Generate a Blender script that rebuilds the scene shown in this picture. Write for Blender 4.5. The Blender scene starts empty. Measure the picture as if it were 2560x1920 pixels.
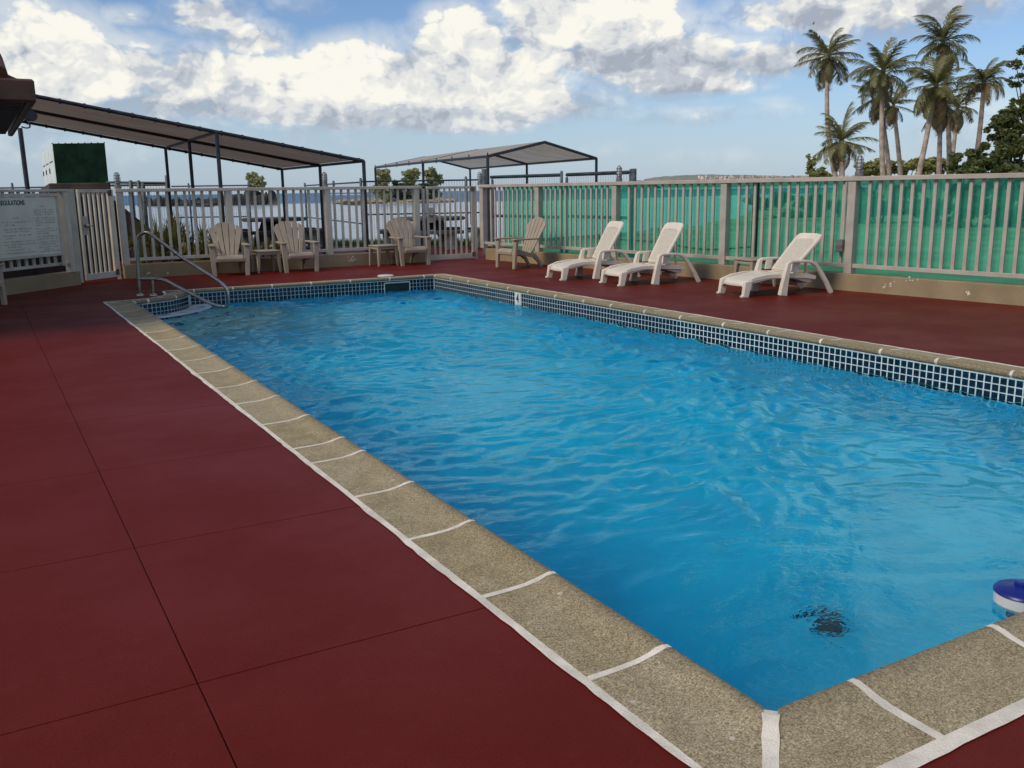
import bpy, bmesh, math, random
import numpy as np
from mathutils import Vector, Matrix

random.seed(7)
sc = bpy.context.scene
COL = sc.collection

# ------------------------------------------------------------------ camera
FP = 2301.616
MR = np.array([[0.867, -0.114, 0.486], [-0.499, -0.172, 0.849], [-0.013, -0.978, -0.206]])
def _cam():
    yh, roll, vx, f = 475.778, 0.0134020, -71.699, FP
    t = -math.tan(roll)
    n = np.cross([0, yh - 960, f], [1, t, 0]); n /= np.linalg.norm(n)
    if n[1] > 0: n = -n
    v = np.array([vx - 1280, yh - 960 + t * (vx - 1280), f]); v /= np.linalg.norm(v)
    return np.array([np.cross(v, n), v, n])
MR = _cam()
EYE = np.array([0, 0, 1.4])
cam_d = bpy.data.cameras.new('camera'); cam = bpy.data.objects.new('camera', cam_d); COL.objects.link(cam)
cam_d.sensor_width = 36; cam_d.lens = 36 * FP / 2560; cam_d.clip_start = 0.05; cam_d.clip_end = 80000
r_, d_, f_ = MR[:, 0], MR[:, 1], MR[:, 2]
cam.matrix_world = Matrix(((r_[0], -d_[0], -f_[0], 0), (r_[1], -d_[1], -f_[1], 0), (r_[2], -d_[2], -f_[2], 1.4), (0, 0, 0, 1)))
sc.camera = cam

def at(px, py, depth):            # measured image point + distance -> a place in the scene
    p = EYE + MR @ (np.array([px - 1280, py - 960, FP]) * depth / FP)
    return Vector(p)
def atz(px, py, z):
    d = MR @ np.array([px - 1280, py - 960, FP]); p = EYE + d * (z - 1.4) / d[2]
    return Vector(p)
def dirpx(px, py):
    d = MR @ np.array([px - 1280, py - 960, FP]); return d / np.linalg.norm(d)

# ------------------------------------------------------------------ light
SUN_TO = Vector((-0.90, -0.10, 0.80)).normalized()
el = math.asin(SUN_TO.z); az = math.atan2(SUN_TO.x, SUN_TO.y)
sun_d = bpy.data.lights.new('sun', 'SUN'); sun_d.energy = 2.2; sun_d.angle = math.radians(20); sun_d.color = (1, .88, .70)
sun = bpy.data.objects.new('sun', sun_d); COL.objects.link(sun)
sun.rotation_euler = SUN_TO.to_track_quat('Z', 'Y').to_euler()

SKY_STRENGTH = 0.10
world = bpy.data.worlds.new('World'); sc.world = world; world.use_nodes = True
world.cycles.sampling_method = 'MANUAL'; world.cycles.sample_map_resolution = 256
wt = world.node_tree; wn, wl = wt.nodes, wt.links
wn.clear()
def N(tree, typ, **kw):
    n = tree.nodes.new(typ)
    for k, v in kw.items():
        if k.startswith('i_'):
            key = k[2:]
            key = int(key) if key.isdigit() else key.replace('_', ' ')
            n.inputs[key].default_value = v
        else: setattr(n, k, v)
    return n
def mth(tree, op, a, b=None, c=None, clamp=False):
    n = tree.nodes.new('ShaderNodeMath'); n.operation = op; n.use_clamp = clamp
    for i, v in enumerate((a, b, c)):
        if v is None: continue
        if isinstance(v, (int, float)): n.inputs[i].default_value = v
        else: tree.links.new(v, n.inputs[i])
    return n.outputs[0]
def smooth(tree, v, a, b, lo=0.0, hi=1.0):
    n = tree.nodes.new('ShaderNodeMapRange'); n.interpolation_type = 'SMOOTHSTEP'
    tree.links.new(v, n.inputs[0])
    for i, x in zip((1, 2, 3, 4), (a, b, lo, hi)): n.inputs[i].default_value = x
    return n.outputs[0]
def mixc(tree, fac, a, b, typ='MIX'):
    n = tree.nodes.new('ShaderNodeMix'); n.data_type = 'RGBA'; n.blend_type = typ
    for s, v in ((n.inputs[0], fac), (n.inputs[6], a), (n.inputs[7], b)):
        if isinstance(v, (int, float)): s.default_value = v
        elif isinstance(v, tuple): s.default_value = v + (1,) if len(v) == 3 else v
        else: tree.links.new(v, s)
    return n.outputs[2]

CLOUD_T = 1.46
def build_world():
    T = wt
    sky = N(T, 'ShaderNodeTexSky', sky_type='NISHITA', sun_disc=False, sun_elevation=el, sun_rotation=az,
            air_density=1.0, dust_density=0.6, ozone_density=2.0)
    tc = N(T, 'ShaderNodeTexCoord'); sep = N(T, 'ShaderNodeSeparateXYZ'); wl.new(tc.outputs['Generated'], sep.inputs[0])
    x, y, z = sep.outputs
    U = mth(T, 'ARCTAN2', x, y); V = mth(T, 'ARCSINE', z)
    # clouds near the zenith are larger: plane coordinates blended by elevation
    cb = N(T, 'ShaderNodeCombineXYZ'); wl.new(U, cb.inputs[0]); wl.new(mth(T, 'MULTIPLY', V, 1.35), cb.inputs[1])
    def fbm(vec, scale, detail, rough, dist=0.0, off=(0, 0, 0)):
        mp = N(T, 'ShaderNodeMapping'); mp.inputs['Location'].default_value = off; wl.new(vec, mp.inputs[0])
        n = N(T, 'ShaderNodeTexNoise', noise_dimensions='2D', i_Scale=scale, i_Detail=detail, i_Roughness=rough, i_Distortion=dist)
        wl.new(mp.outputs[0], n.inputs['Vector']); return n.outputs['Fac']
    def billow(vec, off=(0, 0, 0)):
        mp = N(T, 'ShaderNodeMapping'); mp.inputs['Location'].default_value = off; wl.new(vec, mp.inputs[0])
        wn_ = N(T, 'ShaderNodeTexNoise', noise_dimensions='2D', i_Scale=16.0, i_Detail=3.0, i_Roughness=.55); wl.new(mp.outputs[0], wn_.inputs['Vector'])
        ad = N(T, 'ShaderNodeVectorMath', operation='MULTIPLY_ADD'); wl.new(wn_.outputs['Color'], ad.inputs[0])
        ad.inputs[1].default_value = (.05, .05, 0); wl.new(mp.outputs[0], ad.inputs[2])
        tot = None
        for s, a in ((13, .5), (29, .29), (61, .17), (128, .10)):
            v = N(T, 'ShaderNodeTexVoronoi', voronoi_dimensions='2D', feature='F1', i_Scale=float(s))
            wl.new(ad.outputs[0], v.inputs['Vector'])
            t = mth(T, 'MULTIPLY', mth(T, 'SUBTRACT', 1.0, mth(T, 'MULTIPLY', mth(T, 'MULTIPLY', v.outputs['Distance'], v.outputs['Distance']), 1.35)), a)
            tot = t if tot is None else mth(T, 'ADD', tot, t)
        return tot                                  # about 0.25 .. 0.95
    blobs = [  # px, py, rx, ry, weight
        (130, 150, 190, 125, 1), (40, 230, 170, 130, 1), (300, 175, 200, 95, 1), (480, 205, 190, 90, 1), (330, 260, 330, 75, .9),
        (590, 190, 120, 60, .9), (700, 235, 190, 95, 1), (890, 205, 170, 110, 1), (860, 280, 260, 70, 1), (1150, 130, 150, 110, 1.05),
        (1060, 210, 230, 130, 1.05), (1280, 215, 190, 105, 1), (1100, 290, 330, 60, 1), (1380, 265, 220, 60, .9),
        (1460, 60, 240, 120, 1.12), (1560, 130, 220, 120, 1.12), (1680, 165, 190, 100, 1.08), (1700, 215, 210, 36, .9), (1340, 70, 150, 60, .85),
        (1920, 150, 150, 62, .9), (1940, 280, 100, 38, .55), (1700, 292, 190, 34, .6), (2180, 15, 330, 95, .95), (2030, 100, 140, 70, .55),
        (520, 40, 130, 70, .85), (620, 100, 110, 60, .8), (320, 45, 90, 34, .7), (740, 15, 100, 40, .6), (2060, 330, 160, 30, .35),
        (150, 385, 330, 60, .6), (480, 340, 260, 40, .45), (800, 350, 300, 36, .5), (1480, 385, 140, 40, .4), (1830, 395, 200, 36, .4),
        (2420, 330, 260, 90, .6), (2560, -360, 400, 330, 1.15), (1100, -260, 520, 120, .8)]
    dens = None; hrel = None; wsum = None
    for px, py, rx, ry, w in blobs:
        d = dirpx(px, py); u0, v0 = math.atan2(d[0], d[1]), math.asin(d[2])
        a = mth(T, 'MULTIPLY', mth(T, 'SUBTRACT', U, u0), FP / rx)
        dv = mth(T, 'SUBTRACT', V, v0); b = mth(T, 'MULTIPLY', dv, FP / ry)
        # flatter below the middle: cumulus bases
        b2 = mth(T, 'MULTIPLY', mth(T, 'MINIMUM', b, 0.0), 1.35); bb = mth(T, 'ADD', mth(T, 'MAXIMUM', b, 0.0), b2)
        r2 = mth(T, 'ADD', mth(T, 'MULTIPLY', a, a), mth(T, 'MULTIPLY', bb, bb))
        e = mth(T, 'MULTIPLY', mth(T, 'SUBTRACT', 1.0, mth(T, 'MULTIPLY', r2, .5), clamp=True), w)
        dens = e if dens is None else mth(T, 'MAXIMUM', dens, e)
        e2 = mth(T, 'MULTIPLY', e, e); hh = mth(T, 'MULTIPLY', e2, b)
        hrel = hh if hrel is None else mth(T, 'ADD', hrel, hh); wsum = e2 if wsum is None else mth(T, 'ADD', wsum, e2)
    hrel = mth(T, 'DIVIDE', hrel, mth(T, 'ADD', wsum, .05))          # about -1 base .. +1 top
    # elsewhere in the sky the same kind of broken cumulus goes on
    d0 = dirpx(1280, 300)
    gen = smooth(T, fbm(cb.outputs[0], 2.6, 3, .5, .2, (3.1, 1.7, 0)), .40, .68)
    far_u = mth(T, 'ABSOLUTE', mth(T, 'SUBTRACT', U, math.atan2(d0[0], d0[1])))
    outside = mth(T, 'MAXIMUM', smooth(T, far_u, .56, .72), smooth(T, V, .34, .48))
    dens = mth(T, 'MAXIMUM', dens, mth(T, 'MULTIPLY', gen, mth(T, 'MULTIPLY', outside, .95)))
    bil = billow(cb.outputs[0])
    soft = fbm(cb.outputs[0], 9.0, 9, .6, .25, (1, 5, 0))
    shape = mth(T, 'ADD', mth(T, 'MULTIPLY', bil, .55), mth(T, 'MULTIPLY', soft, .75))
    val = mth(T, 'SUBTRACT', mth(T, 'ADD', mth(T, 'MULTIPLY', dens, 1.15), mth(T, 'MULTIPLY', shape, .95)), CLOUD_T)
    mask = smooth(T, val, 0.0, .20)
    # soft, fraying parts
    fr_ = smooth(T, mth(T, 'ADD', mth(T, 'MULTIPLY', dens, .9), mth(T, 'MULTIPLY', soft, .8)), .62, 1.15, 0, .55)
    mask = mth(T, 'MAXIMUM', mask, fr_)
    # light on the billows: compare with the billow a step towards the sun (left and up)
    bil2 = billow(cb.outputs[0], (.009, -.014, 0))
    lit = mth(T, 'MULTIPLY', mth(T, 'SUBTRACT', bil, bil2), 1.35)
    soft2 = fbm(cb.outputs[0], 9.0, 9, .6, .25, (1.028, 4.955, 0))
    lit = mth(T, 'ADD', lit, mth(T, 'MULTIPLY', mth(T, 'SUBTRACT', soft, soft2), 1.35))
    sh = mth(T, 'ADD', mth(T, 'ADD', .53, mth(T, 'MULTIPLY', hrel, .72)), lit)
    sh = mth(T, 'ADD', sh, mth(T, 'MULTIPLY', mth(T, 'SUBTRACT', fbm(cb.outputs[0], 4.5, 3, .5, 0, (7, 2, 0)), .5), .55))
    ccol = N(T, 'ShaderNodeValToRGB'); wl.new(sh, ccol.inputs[0])
    cr = ccol.color_ramp; cr.interpolation = 'EASE'
    cr.elements[0].position = .05; cr.elements[0].color = (.36, .40, .47, 1)
    cr.elements[1].position = .98; cr.elements[1].color = (.90, .88, .80, 1)
    e = cr.elements.new(.36); e.color = (.50, .54, .60, 1)
    e = cr.elements.new(.64); e.color = (.72, .73, .72, 1)
    skyc = mixc(T, 1.0, sky.outputs[0], (SKY_STRENGTH * .80, SKY_STRENGTH * .92, SKY_STRENGTH * 1.12), 'MULTIPLY')
    # pale sea air low over the horizon
    skyc = mixc(T, smooth(T, V, -.02, .17, .62, 0), skyc, (.43, .54, .69))
    cl = mixc(T, smooth(T, V, .0, .10, .6, 0), ccol.outputs[0], (.50, .58, .68))
    allc = mixc(T, mask, skyc, cl)
    bg = N(T, 'ShaderNodeBackground'); wl.new(allc, bg.inputs[0]); bg.inputs[1].default_value = 1.0
    out = N(T, 'ShaderNodeOutputWorld'); wl.new(bg.outputs[0], out.inputs[0])
build_world()

sc.view_settings.view_transform = 'Standard'; sc.view_settings.look = 'None'
sc.view_settings.exposure = 0.1; sc.view_settings.gamma = 1.0; sc.view_settings.use_curve_mapping = False
sc.render.engine = 'CYCLES'
sc.cycles.use_denoising = True
sc.cycles.max_bounces = 8; sc.cycles.transparent_max_bounces = 24
sc.cycles.caustics_reflective = False; sc.cycles.caustics_refractive = True
sc.cycles.sample_clamp_indirect = 12

# ------------------------------------------------------------------ materials
def mat(name, col, rough=.6, var=.12, vscale=6, bump=0, bscale=60, metal=0, spec=.5, col2=None, detail=4, coord='Object', grain=0, gscale=300, stretch=None):
    m = bpy.data.materials.new(name); m.use_nodes = True; T = m.node_tree
    b = T.nodes['Principled BSDF']; b.inputs['Roughness'].default_value = rough; b.inputs['Metallic'].default_value = metal
    b.inputs['Specular IOR Level'].default_value = spec
    tc = N(T, 'ShaderNodeTexCoord'); src = tc.outputs[coord]
    if coord == 'World':
        pass
    if stretch:
        mp = N(T, 'ShaderNodeMapping'); mp.inputs['Scale'].default_value = stretch; T.links.new(src, mp.inputs[0]); src = mp.outputs[0]
    c2 = col2 or tuple(max(0, c * (1 - var * 2)) for c in col); c1 = tuple(min(1, c * (1 + var)) for c in col)
    n = N(T, 'ShaderNodeTexNoise', i_Scale=vscale, i_Detail=detail, i_Roughness=.6); T.links.new(src, n.inputs['Vector'])
    c = mixc(T, smooth(T, n.outputs['Fac'], .3, .7), c2, c1)
    if grain:
        g = N(T, 'ShaderNodeTexNoise', i_Scale=gscale, i_Detail=2.0); T.links.new(src, g.inputs['Vector'])
        c = mixc(T, 1.0, c, mixc(T, smooth(T, g.outputs['Fac'], .25, .75), (1 - grain,) * 3, (1 + grain,) * 3), 'MULTIPLY')
    T.links.new(c, b.inputs['Base Color'])
    if bump:
        g = N(T, 'ShaderNodeTexNoise', i_Scale=bscale, i_Detail=3.0); T.links.new(src, g.inputs['Vector'])
        bp = N(T, 'ShaderNodeBump', i_Strength=bump, i_Distance=.01); T.links.new(g.outputs['Fac'], bp.inputs['Height'])
        T.links.new(bp.outputs[0], b.inputs['Normal'])
    return m

M = {}
M['deck'] = mat('red_deck_paint', (.205, .036, .032), .62, .10, 1.6, .18, 220, grain=.10, gscale=160, coord='Generated')
def deck_mat():
    m = bpy.data.materials.new('red_deck_paint'); m.use_nodes = True; T = m.node_tree; b = T.nodes['Principled BSDF']
    ge = N(T, 'ShaderNodeNewGeometry'); src = ge.outputs['Position']
    n1 = N(T, 'ShaderNodeTexNoise', i_Scale=.9, i_Detail=6.0, i_Roughness=.62); T.links.new(src, n1.inputs['Vector'])
    n2 = N(T, 'ShaderNodeTexNoise', i_Scale=140.0, i_Detail=3.0, i_Roughness=.7); T.links.new(src, n2.inputs['Vector'])
    n3 = N(T, 'ShaderNodeTexNoise', i_Scale=11.0, i_Detail=6.0, i_Roughness=.7); T.links.new(src, n3.inputs['Vector'])
    c = mixc(T, smooth(T, n1.outputs['Fac'], .3, .72), (.108, .0082, .0045), (.132, .0120, .0075))
    c = mixc(T, mth(T, 'MULTIPLY', smooth(T, n3.outputs['Fac'], .50, .80), .28), c, (.15, .026, .020))
    c = mixc(T, 1.0, c, mixc(T, smooth(T, n2.outputs['Fac'], .25, .75), (.80,) * 3, (1.2,) * 3), 'MULTIPLY')
    v = N(T, 'ShaderNodeTexVoronoi', i_Scale=2.3); T.links.new(src, v.inputs['Vector'])
    c = mixc(T, smooth(T, v.outputs['Distance'], .012, .022, .7, 0), c, (.04, .012, .01))
    T.links.new(c, b.inputs['Base Color'])
    b.inputs['Specular IOR Level'].default_value = .12
    T.links.new(smooth(T, n1.outputs['Fac'], .3, .7, .60, .45), b.inputs['Roughness'])
    bp = N(T, 'ShaderNodeBump', i_Strength=.25, i_Distance=.004); T.links.new(n2.outputs['Fac'], bp.inputs['Height']); T.links.new(bp.outputs[0], b.inputs['Normal'])
    return m
M['deck'] = deck_mat()
def coping_mat():
    m = bpy.data.materials.new('aggregate_concrete'); m.use_nodes = True; T = m.node_tree; b = T.nodes['Principled BSDF']
    ge = N(T, 'ShaderNodeNewGeometry'); src = ge.outputs['Position']; oi = N(T, 'ShaderNodeObjectInfo')
    n1 = N(T, 'ShaderNodeTexNoise', i_Scale=7.0, i_Detail=6.0, i_Roughness=.65); T.links.new(src, n1.inputs['Vector'])
    n2 = N(T, 'ShaderNodeTexNoise', i_Scale=165.0, i_Detail=3.0, i_Roughness=.75); T.links.new(src, n2.inputs['Vector'])
    n4 = N(T, 'ShaderNodeTexNoise', i_Scale=75.0, i_Detail=4.0, i_Roughness=.75); T.links.new(src, n4.inputs['Vector'])
    c = mixc(T, smooth(T, n1.outputs['Fac'], .3, .7), (.29, .225, .118), (.39, .318, .19))
    c = mixc(T, mth(T, 'MULTIPLY', oi.outputs['Random'], .35), c, (.47, .41, .29))
    c = mixc(T, 1.0, c, mixc(T, smooth(T, n2.outputs['Fac'], .3, .7), (.42,) * 3, (1.5,) * 3), 'MULTIPLY')
    c = mixc(T, 1.0, c, mixc(T, smooth(T, n4.outputs['Fac'], .3, .7), (.72,) * 3, (1.2,) * 3), 'MULTIPLY')
    # white paint specks
    v = N(T, 'ShaderNodeTexVoronoi', i_Scale=9.0); T.links.new(src, v.inputs['Vector'])
    rnd = N(T, 'ShaderNodeSeparateColor'); T.links.new(v.outputs['Color'], rnd.inputs[0])
    sp = mth(T, 'MULTIPLY', smooth(T, mth(T, 'ADD', v.outputs['Distance'], mth(T, 'MULTIPLY', n4.outputs['Fac'], .25)), .17, .22, 1, 0), mth(T, 'GREATER_THAN', rnd.outputs[0], .62))
    c = mixc(T, mth(T, 'MULTIPLY', sp, .75), c, (.62, .58, .5))
    # algae and dirt caught on the lip, below the flat top
    uv = N(T, 'ShaderNodeUVMap'); us = N(T, 'ShaderNodeSeparateXYZ'); T.links.new(uv.outputs[0], us.inputs[0])
    stain = mth(T, 'MULTIPLY', smooth(T, mth(T, 'ADD', us.outputs[0], mth(T, 'MULTIPLY', mth(T, 'SUBTRACT', n1.outputs['Fac'], .5), .7)), .70, 1.02), .72)
    c = mixc(T, stain, c, mixc(T, smooth(T, n4.outputs['Fac'], .35, .6), (.07, .058, .032), (.24, .195, .12)))
    T.links.new(c, b.inputs['Base Color']); b.inputs['Roughness'].default_value = .85; b.inputs['Specular IOR Level'].default_value = .25
    bp = N(T, 'ShaderNodeBump', i_Strength=.7, i_Distance=.004); T.links.new(n2.outputs['Fac'], bp.inputs['Height']); T.links.new(bp.outputs[0], b.inputs['Normal'])
    return m
M['coping'] = coping_mat()
M['mortar'] = mat('white_mortar', (.74, .67, .56), .8, .10, 9, .4, 150, grain=.08)
M['tile'] = mat('blue_glazed_tile', (.010, .045, .115), .18, .5, 7, 0, col2=(.004, .022, .045))
def tile_mat():
    m = bpy.data.materials.new('blue_glazed_tile'); m.use_nodes = True; T = m.node_tree; b = T.nodes['Principled BSDF']
    ge = N(T, 'ShaderNodeNewGeometry'); oi = N(T, 'ShaderNodeObjectInfo'); v = N(T, 'ShaderNodeTexWhiteNoise', noise_dimensions='3D')
    sn = N(T, 'ShaderNodeVectorMath', operation='SNAP'); T.links.new(ge.outputs['Position'], sn.inputs[0]); sn.inputs[1].default_value = (.0625,) * 3
    T.links.new(sn.outputs[0], v.inputs[0])
    f = mth(T, 'FRACT', mth(T, 'ADD', oi.outputs['Random'], v.outputs[0]))
    cr = N(T, 'ShaderNodeValToRGB'); T.links.new(f, cr.inputs[0]); e = cr.color_ramp.elements
    e[0].color = (.0025, .009, .017, 1); e[1].color = (.004, .022, .062, 1); q = cr.color_ramp.elements.new(.7); q.color = (.003, .014, .032, 1)
    n = N(T, 'ShaderNodeTexNoise', i_Scale=60.0); T.links.new(ge.outputs['Position'], n.inputs['Vector'])
    c = mixc(T, smooth(T, n.outputs['Fac'], .3, .7, 0, .25), cr.outputs[0], (.01, .025, .045))
    T.links.new(c, b.inputs['Base Color']); b.inputs['Roughness'].default_value = .05
    return m
M['tile'] = tile_mat()
M['grout'] = mat('pool_grout', (.56, .63, .62), .7, .08, 12, .2, 200)
M['plaster'] = mat('pool_plaster', (.003, .56, .80), .7, .08, 1.2, .1, 60, col2=(.003, .48, .73))
M['plaster_shaded'] = mat('shaded_wall_plaster', (.003, .46, .72), .7, .08, 1.2, .1, 60)  # deeper blue than the floor: shade along the walls put into the colour
M['step'] = mat('step_plaster', (.50, .55, .58), .75, .10, 6, .1, 60)
M['fence'] = mat('cream_fence_paint', (.54, .505, .425), .5, .08, 3, .06, 120, col2=(.45, .415, .335))
M['fence_grey'] = mat('greige_fence_paint', (.42, .375, .32), .5, .09, 3, .06, 120, col2=(.36, .31, .26))
M['rust'] = mat('rusty_hinge', (.16, .085, .045), .75, .5, 30, .6, 120, col2=(.05, .03, .02))
M['curb'] = mat('tan_wall_paint', (.285, .215, .125), .8, .10, 2.2, .25, 90, col2=(.235, .175, .10))
M['chip'] = mat('chipped_paint', (.66, .6, .48), .85, .1, 20, .3)
M['beige'] = mat('beige_resin', (.36, .29, .215), .45, .06, 4, .05, 200)
M['white_resin'] = mat('white_resin', (.72, .64, .53), .42, .05, 4, .06, 240)
M['weave'] = mat('moulded_weave', (.62, .56, .46), .5, .06, 40, .9, 160, grain=.10, gscale=130)
M['steel'] = mat('stainless_steel', (.42, .38, .325), .22, .08, 14, .04, 80, metal=1.0, col2=(.32, .285, .24))
M['pole'] = mat('dark_blue_pole', (.022, .026, .036), .45, .3, 8)
M['pole_grey'] = mat('weathered_pipe', (.11, .135, .15), .5, .3, 8, .1)
M['chain'] = mat('green_black_chain_link', (.020, .032, .036), .55, .3, 5)
M['canvas'] = mat('brown_shade_cloth', (.33, .28, .235), .9, .08, 2, .1, 60)
def canvas_mat(nm, col, trans):
    m = bpy.data.materials.new(nm); m.use_nodes = True; T = m.node_tree; b = T.nodes['Principled BSDF']
    ge = N(T, 'ShaderNodeNewGeometry'); n = N(T, 'ShaderNodeTexNoise', i_Scale=1.3, i_Detail=5.0, i_Roughness=.6)
    mp = N(T, 'ShaderNodeMapping'); mp.inputs['Scale'].default_value = (.5, 2.4, 1); T.links.new(ge.outputs['Position'], mp.inputs[0]); T.links.new(mp.outputs[0], n.inputs['Vector'])
    c = mixc(T, smooth(T, n.outputs['Fac'], .3, .7), tuple(k * .78 for k in col), col)
    T.links.new(c, b.inputs['Base Color']); b.inputs['Roughness'].default_value = .9; b.inputs['Specular IOR Level'].default_value = .1
    tl = N(T, 'ShaderNodeBsdfTranslucent'); T.links.new(c, tl.inputs[0])
    mx = N(T, 'ShaderNodeMixShader', i_0=trans); T.links.new(b.outputs[0], mx.inputs[1]); T.links.new(tl.outputs[0], mx.inputs[2])
    T.links.new(mx.outputs[0], T.nodes['Material Output'].inputs[0]); return m
M['canvas'] = canvas_mat('brown_shade_cloth', (.36, .30, .25), .30)
M['canvas2'] = canvas_mat('pale_shade_cloth', (.55, .50, .45), .40)
def net_mat():
    m = bpy.data.materials.new('green_privacy_net'); m.use_nodes = True; T = m.node_tree; b = T.nodes['Principled BSDF']
    ge = N(T, 'ShaderNodeNewGeometry'); n = N(T, 'ShaderNodeTexNoise', i_Scale=1.6, i_Detail=5.0); T.links.new(ge.outputs['Position'], n.inputs['Vector'])
    c = mixc(T, smooth(T, n.outputs['Fac'], .3, .7), (.06, .60, .39), (.10, .72, .50))
    T.links.new(c, b.inputs['Base Color']); b.inputs['Roughness'].default_value = .8
    tl = N(T, 'ShaderNodeBsdfTranslucent'); T.links.new(c, tl.inputs[0])
    mx = N(T, 'ShaderNodeMixShader', i_0=.5); T.links.new(b.outputs[0], mx.inputs[1]); T.links.new(tl.outputs[0], mx.inputs[2])
    tr = N(T, 'ShaderNodeBsdfTransparent'); tr.inputs[0].default_value = (.30, .95, .64, 1)
    m2 = N(T, 'ShaderNodeMixShader'); T.links.new(smooth(T, n.outputs['Fac'], .3, .7, .54, .46), m2.inputs[0])
    T.links.new(mx.outputs[0], m2.inputs[1]); T.links.new(tr.outputs[0], m2.inputs[2])
    T.links.new(m2.outputs[0], T.nodes['Material Output'].inputs[0]); return m
M['net'] = net_mat()
M['generator_green'] = mat('dark_green_paint', (.006, .022, .013), .7, .25, 3, spec=.06)
M['generator_sunlit'] = mat('sunlit_enclosure', (.66, .70, .66), .45, .06, 3)  # sun glare on the left side, put into the body colour
M['brown_wall'] = mat('dark_brown_wall', (.050, .034, .030), .8, .3, 2, .2, 40)
M['roof_brown'] = mat('brown_fascia', (.070, .030, .016), .6, .25, 3, .1, 40)
M['soffit'] = mat('dark_soffit_board', (.050, .043, .046), .8, .25, 5, .2, 40)
M['terracotta'] = mat('terracotta_tile', (.13, .055, .030), .8, .3, 6, .2, 60)
M['sign_panel'] = mat('sign_panel', (.66, .64, .51), .4, .05, 3, 0)
M['ink_green'] = mat('dark_teal_ink', (.015, .07, .075), .5, .1, 5)
M['ink_grey'] = mat('faded_ink', (.24, .27, .22), .6, .25, 60)
M['black'] = mat('black_paint', (.008, .008, .010), .5, .1, 5)
M['white'] = mat('white_plastic', (.70, .70, .66), .4, .05, 8)
M['blue_plastic'] = mat('blue_plastic', (.006, .020, .22), .35, .12, 8)
M['concrete'] = mat('dark_concrete', (.075, .075, .075), .8, .25, 6, .2, 60)
M['concrete_pale'] = mat('pale_concrete', (.30, .29, .24), .8, .2, 6, .2, 60)
M['rock'] = mat('coral_rock', (.06, .052, .044), .9, .5, .5, .6, 3, col2=(.012, .012, .011))
M['rock_tan'] = mat('tan_rock', (.42, .34, .22), .9, .3, .6, .6, 3, col2=(.22, .17, .11))
M['bark'] = mat('palm_bark', (.38, .30, .24), .9, .2, 3, .5, 20, col2=(.24, .185, .15))
M['bark_dark'] = mat('dark_bark', (.09, .07, .055), .9, .2, 3, .5, 20)
M['ground'] = mat('sandy_soil', (.36, .31, .22), .95, .25, .5, .4, 12, col2=(.20, .19, .10))
M['glass_cage'] = mat('lamp_glass', (.55, .56, .56), .15, .1, 10)
M['cage'] = mat('grey_cast_metal', (.16, .155, .15), .5, .25, 12)
M['brown_post'] = mat('brown_post', (.055, .038, .028), .7, .3, 6, .2, 30, stretch=(4, 4, .6))
def leaf_mat(nm, c1, c2, tr=.35, scale=.6, rough=.5):
    m = bpy.data.materials.new(nm); m.use_nodes = True; T = m.node_tree; b = T.nodes['Principled BSDF']
    ge = N(T, 'ShaderNodeNewGeometry'); oi = N(T, 'ShaderNodeObjectInfo')
    n = N(T, 'ShaderNodeTexNoise', i_Scale=scale, i_Detail=4.0); T.links.new(ge.outputs['Position'], n.inputs['Vector'])
    c = mixc(T, smooth(T, n.outputs['Fac'], .3, .7), c1, c2)
    c = mixc(T, mth(T, 'MULTIPLY', ge.outputs['Random Per Island'], .5), c, tuple(k * .55 for k in c1))
    c = mixc(T, mth(T, 'MULTIPLY', oi.outputs['Random'], .35), c, c1)
    T.links.new(c, b.inputs['Base Color']); b.inputs['Roughness'].default_value = rough
    tl = N(T, 'ShaderNodeBsdfTranslucent'); T.links.new(c, tl.inputs[0])
    mx = N(T, 'ShaderNodeMixShader', i_0=tr); T.links.new(b.outputs[0], mx.inputs[1]); T.links.new(tl.outputs[0], mx.inputs[2])
    T.links.new(mx.outputs[0], T.nodes['Material Output'].inputs[0]); return m
M['frond'] = leaf_mat('green_frond', (.16, .16, .055), (.28, .25, .10))
M['frond_dry'] = leaf_mat('dry_frond', (.25, .175, .085), (.36, .26, .12))
M['leaf_dark'] = leaf_mat('dark_foliage', (.085, .115, .032), (.20, .22, .075))
M['leaf_lit'] = leaf_mat('yellow_green_foliage', (.30, .32, .09), (.45, .44, .17))
M['leaf_isle'] = leaf_mat('island_foliage', (.36, .37, .15), (.56, .54, .28), scale=.5)
M['blade'] = leaf_mat('garden_blade', (.13, .145, .035), (.36, .32, .10), scale=3)
M['grass'] = leaf_mat('grass', (.05, .10, .015), (.10, .16, .03), scale=3)
M['foam'] = mat('white_foam', (.75, .78, .80), .7, .1, 2)
M['house'] = mat('distant_house_wall', (.55, .46, .38), .8, .3, .02)

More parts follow.
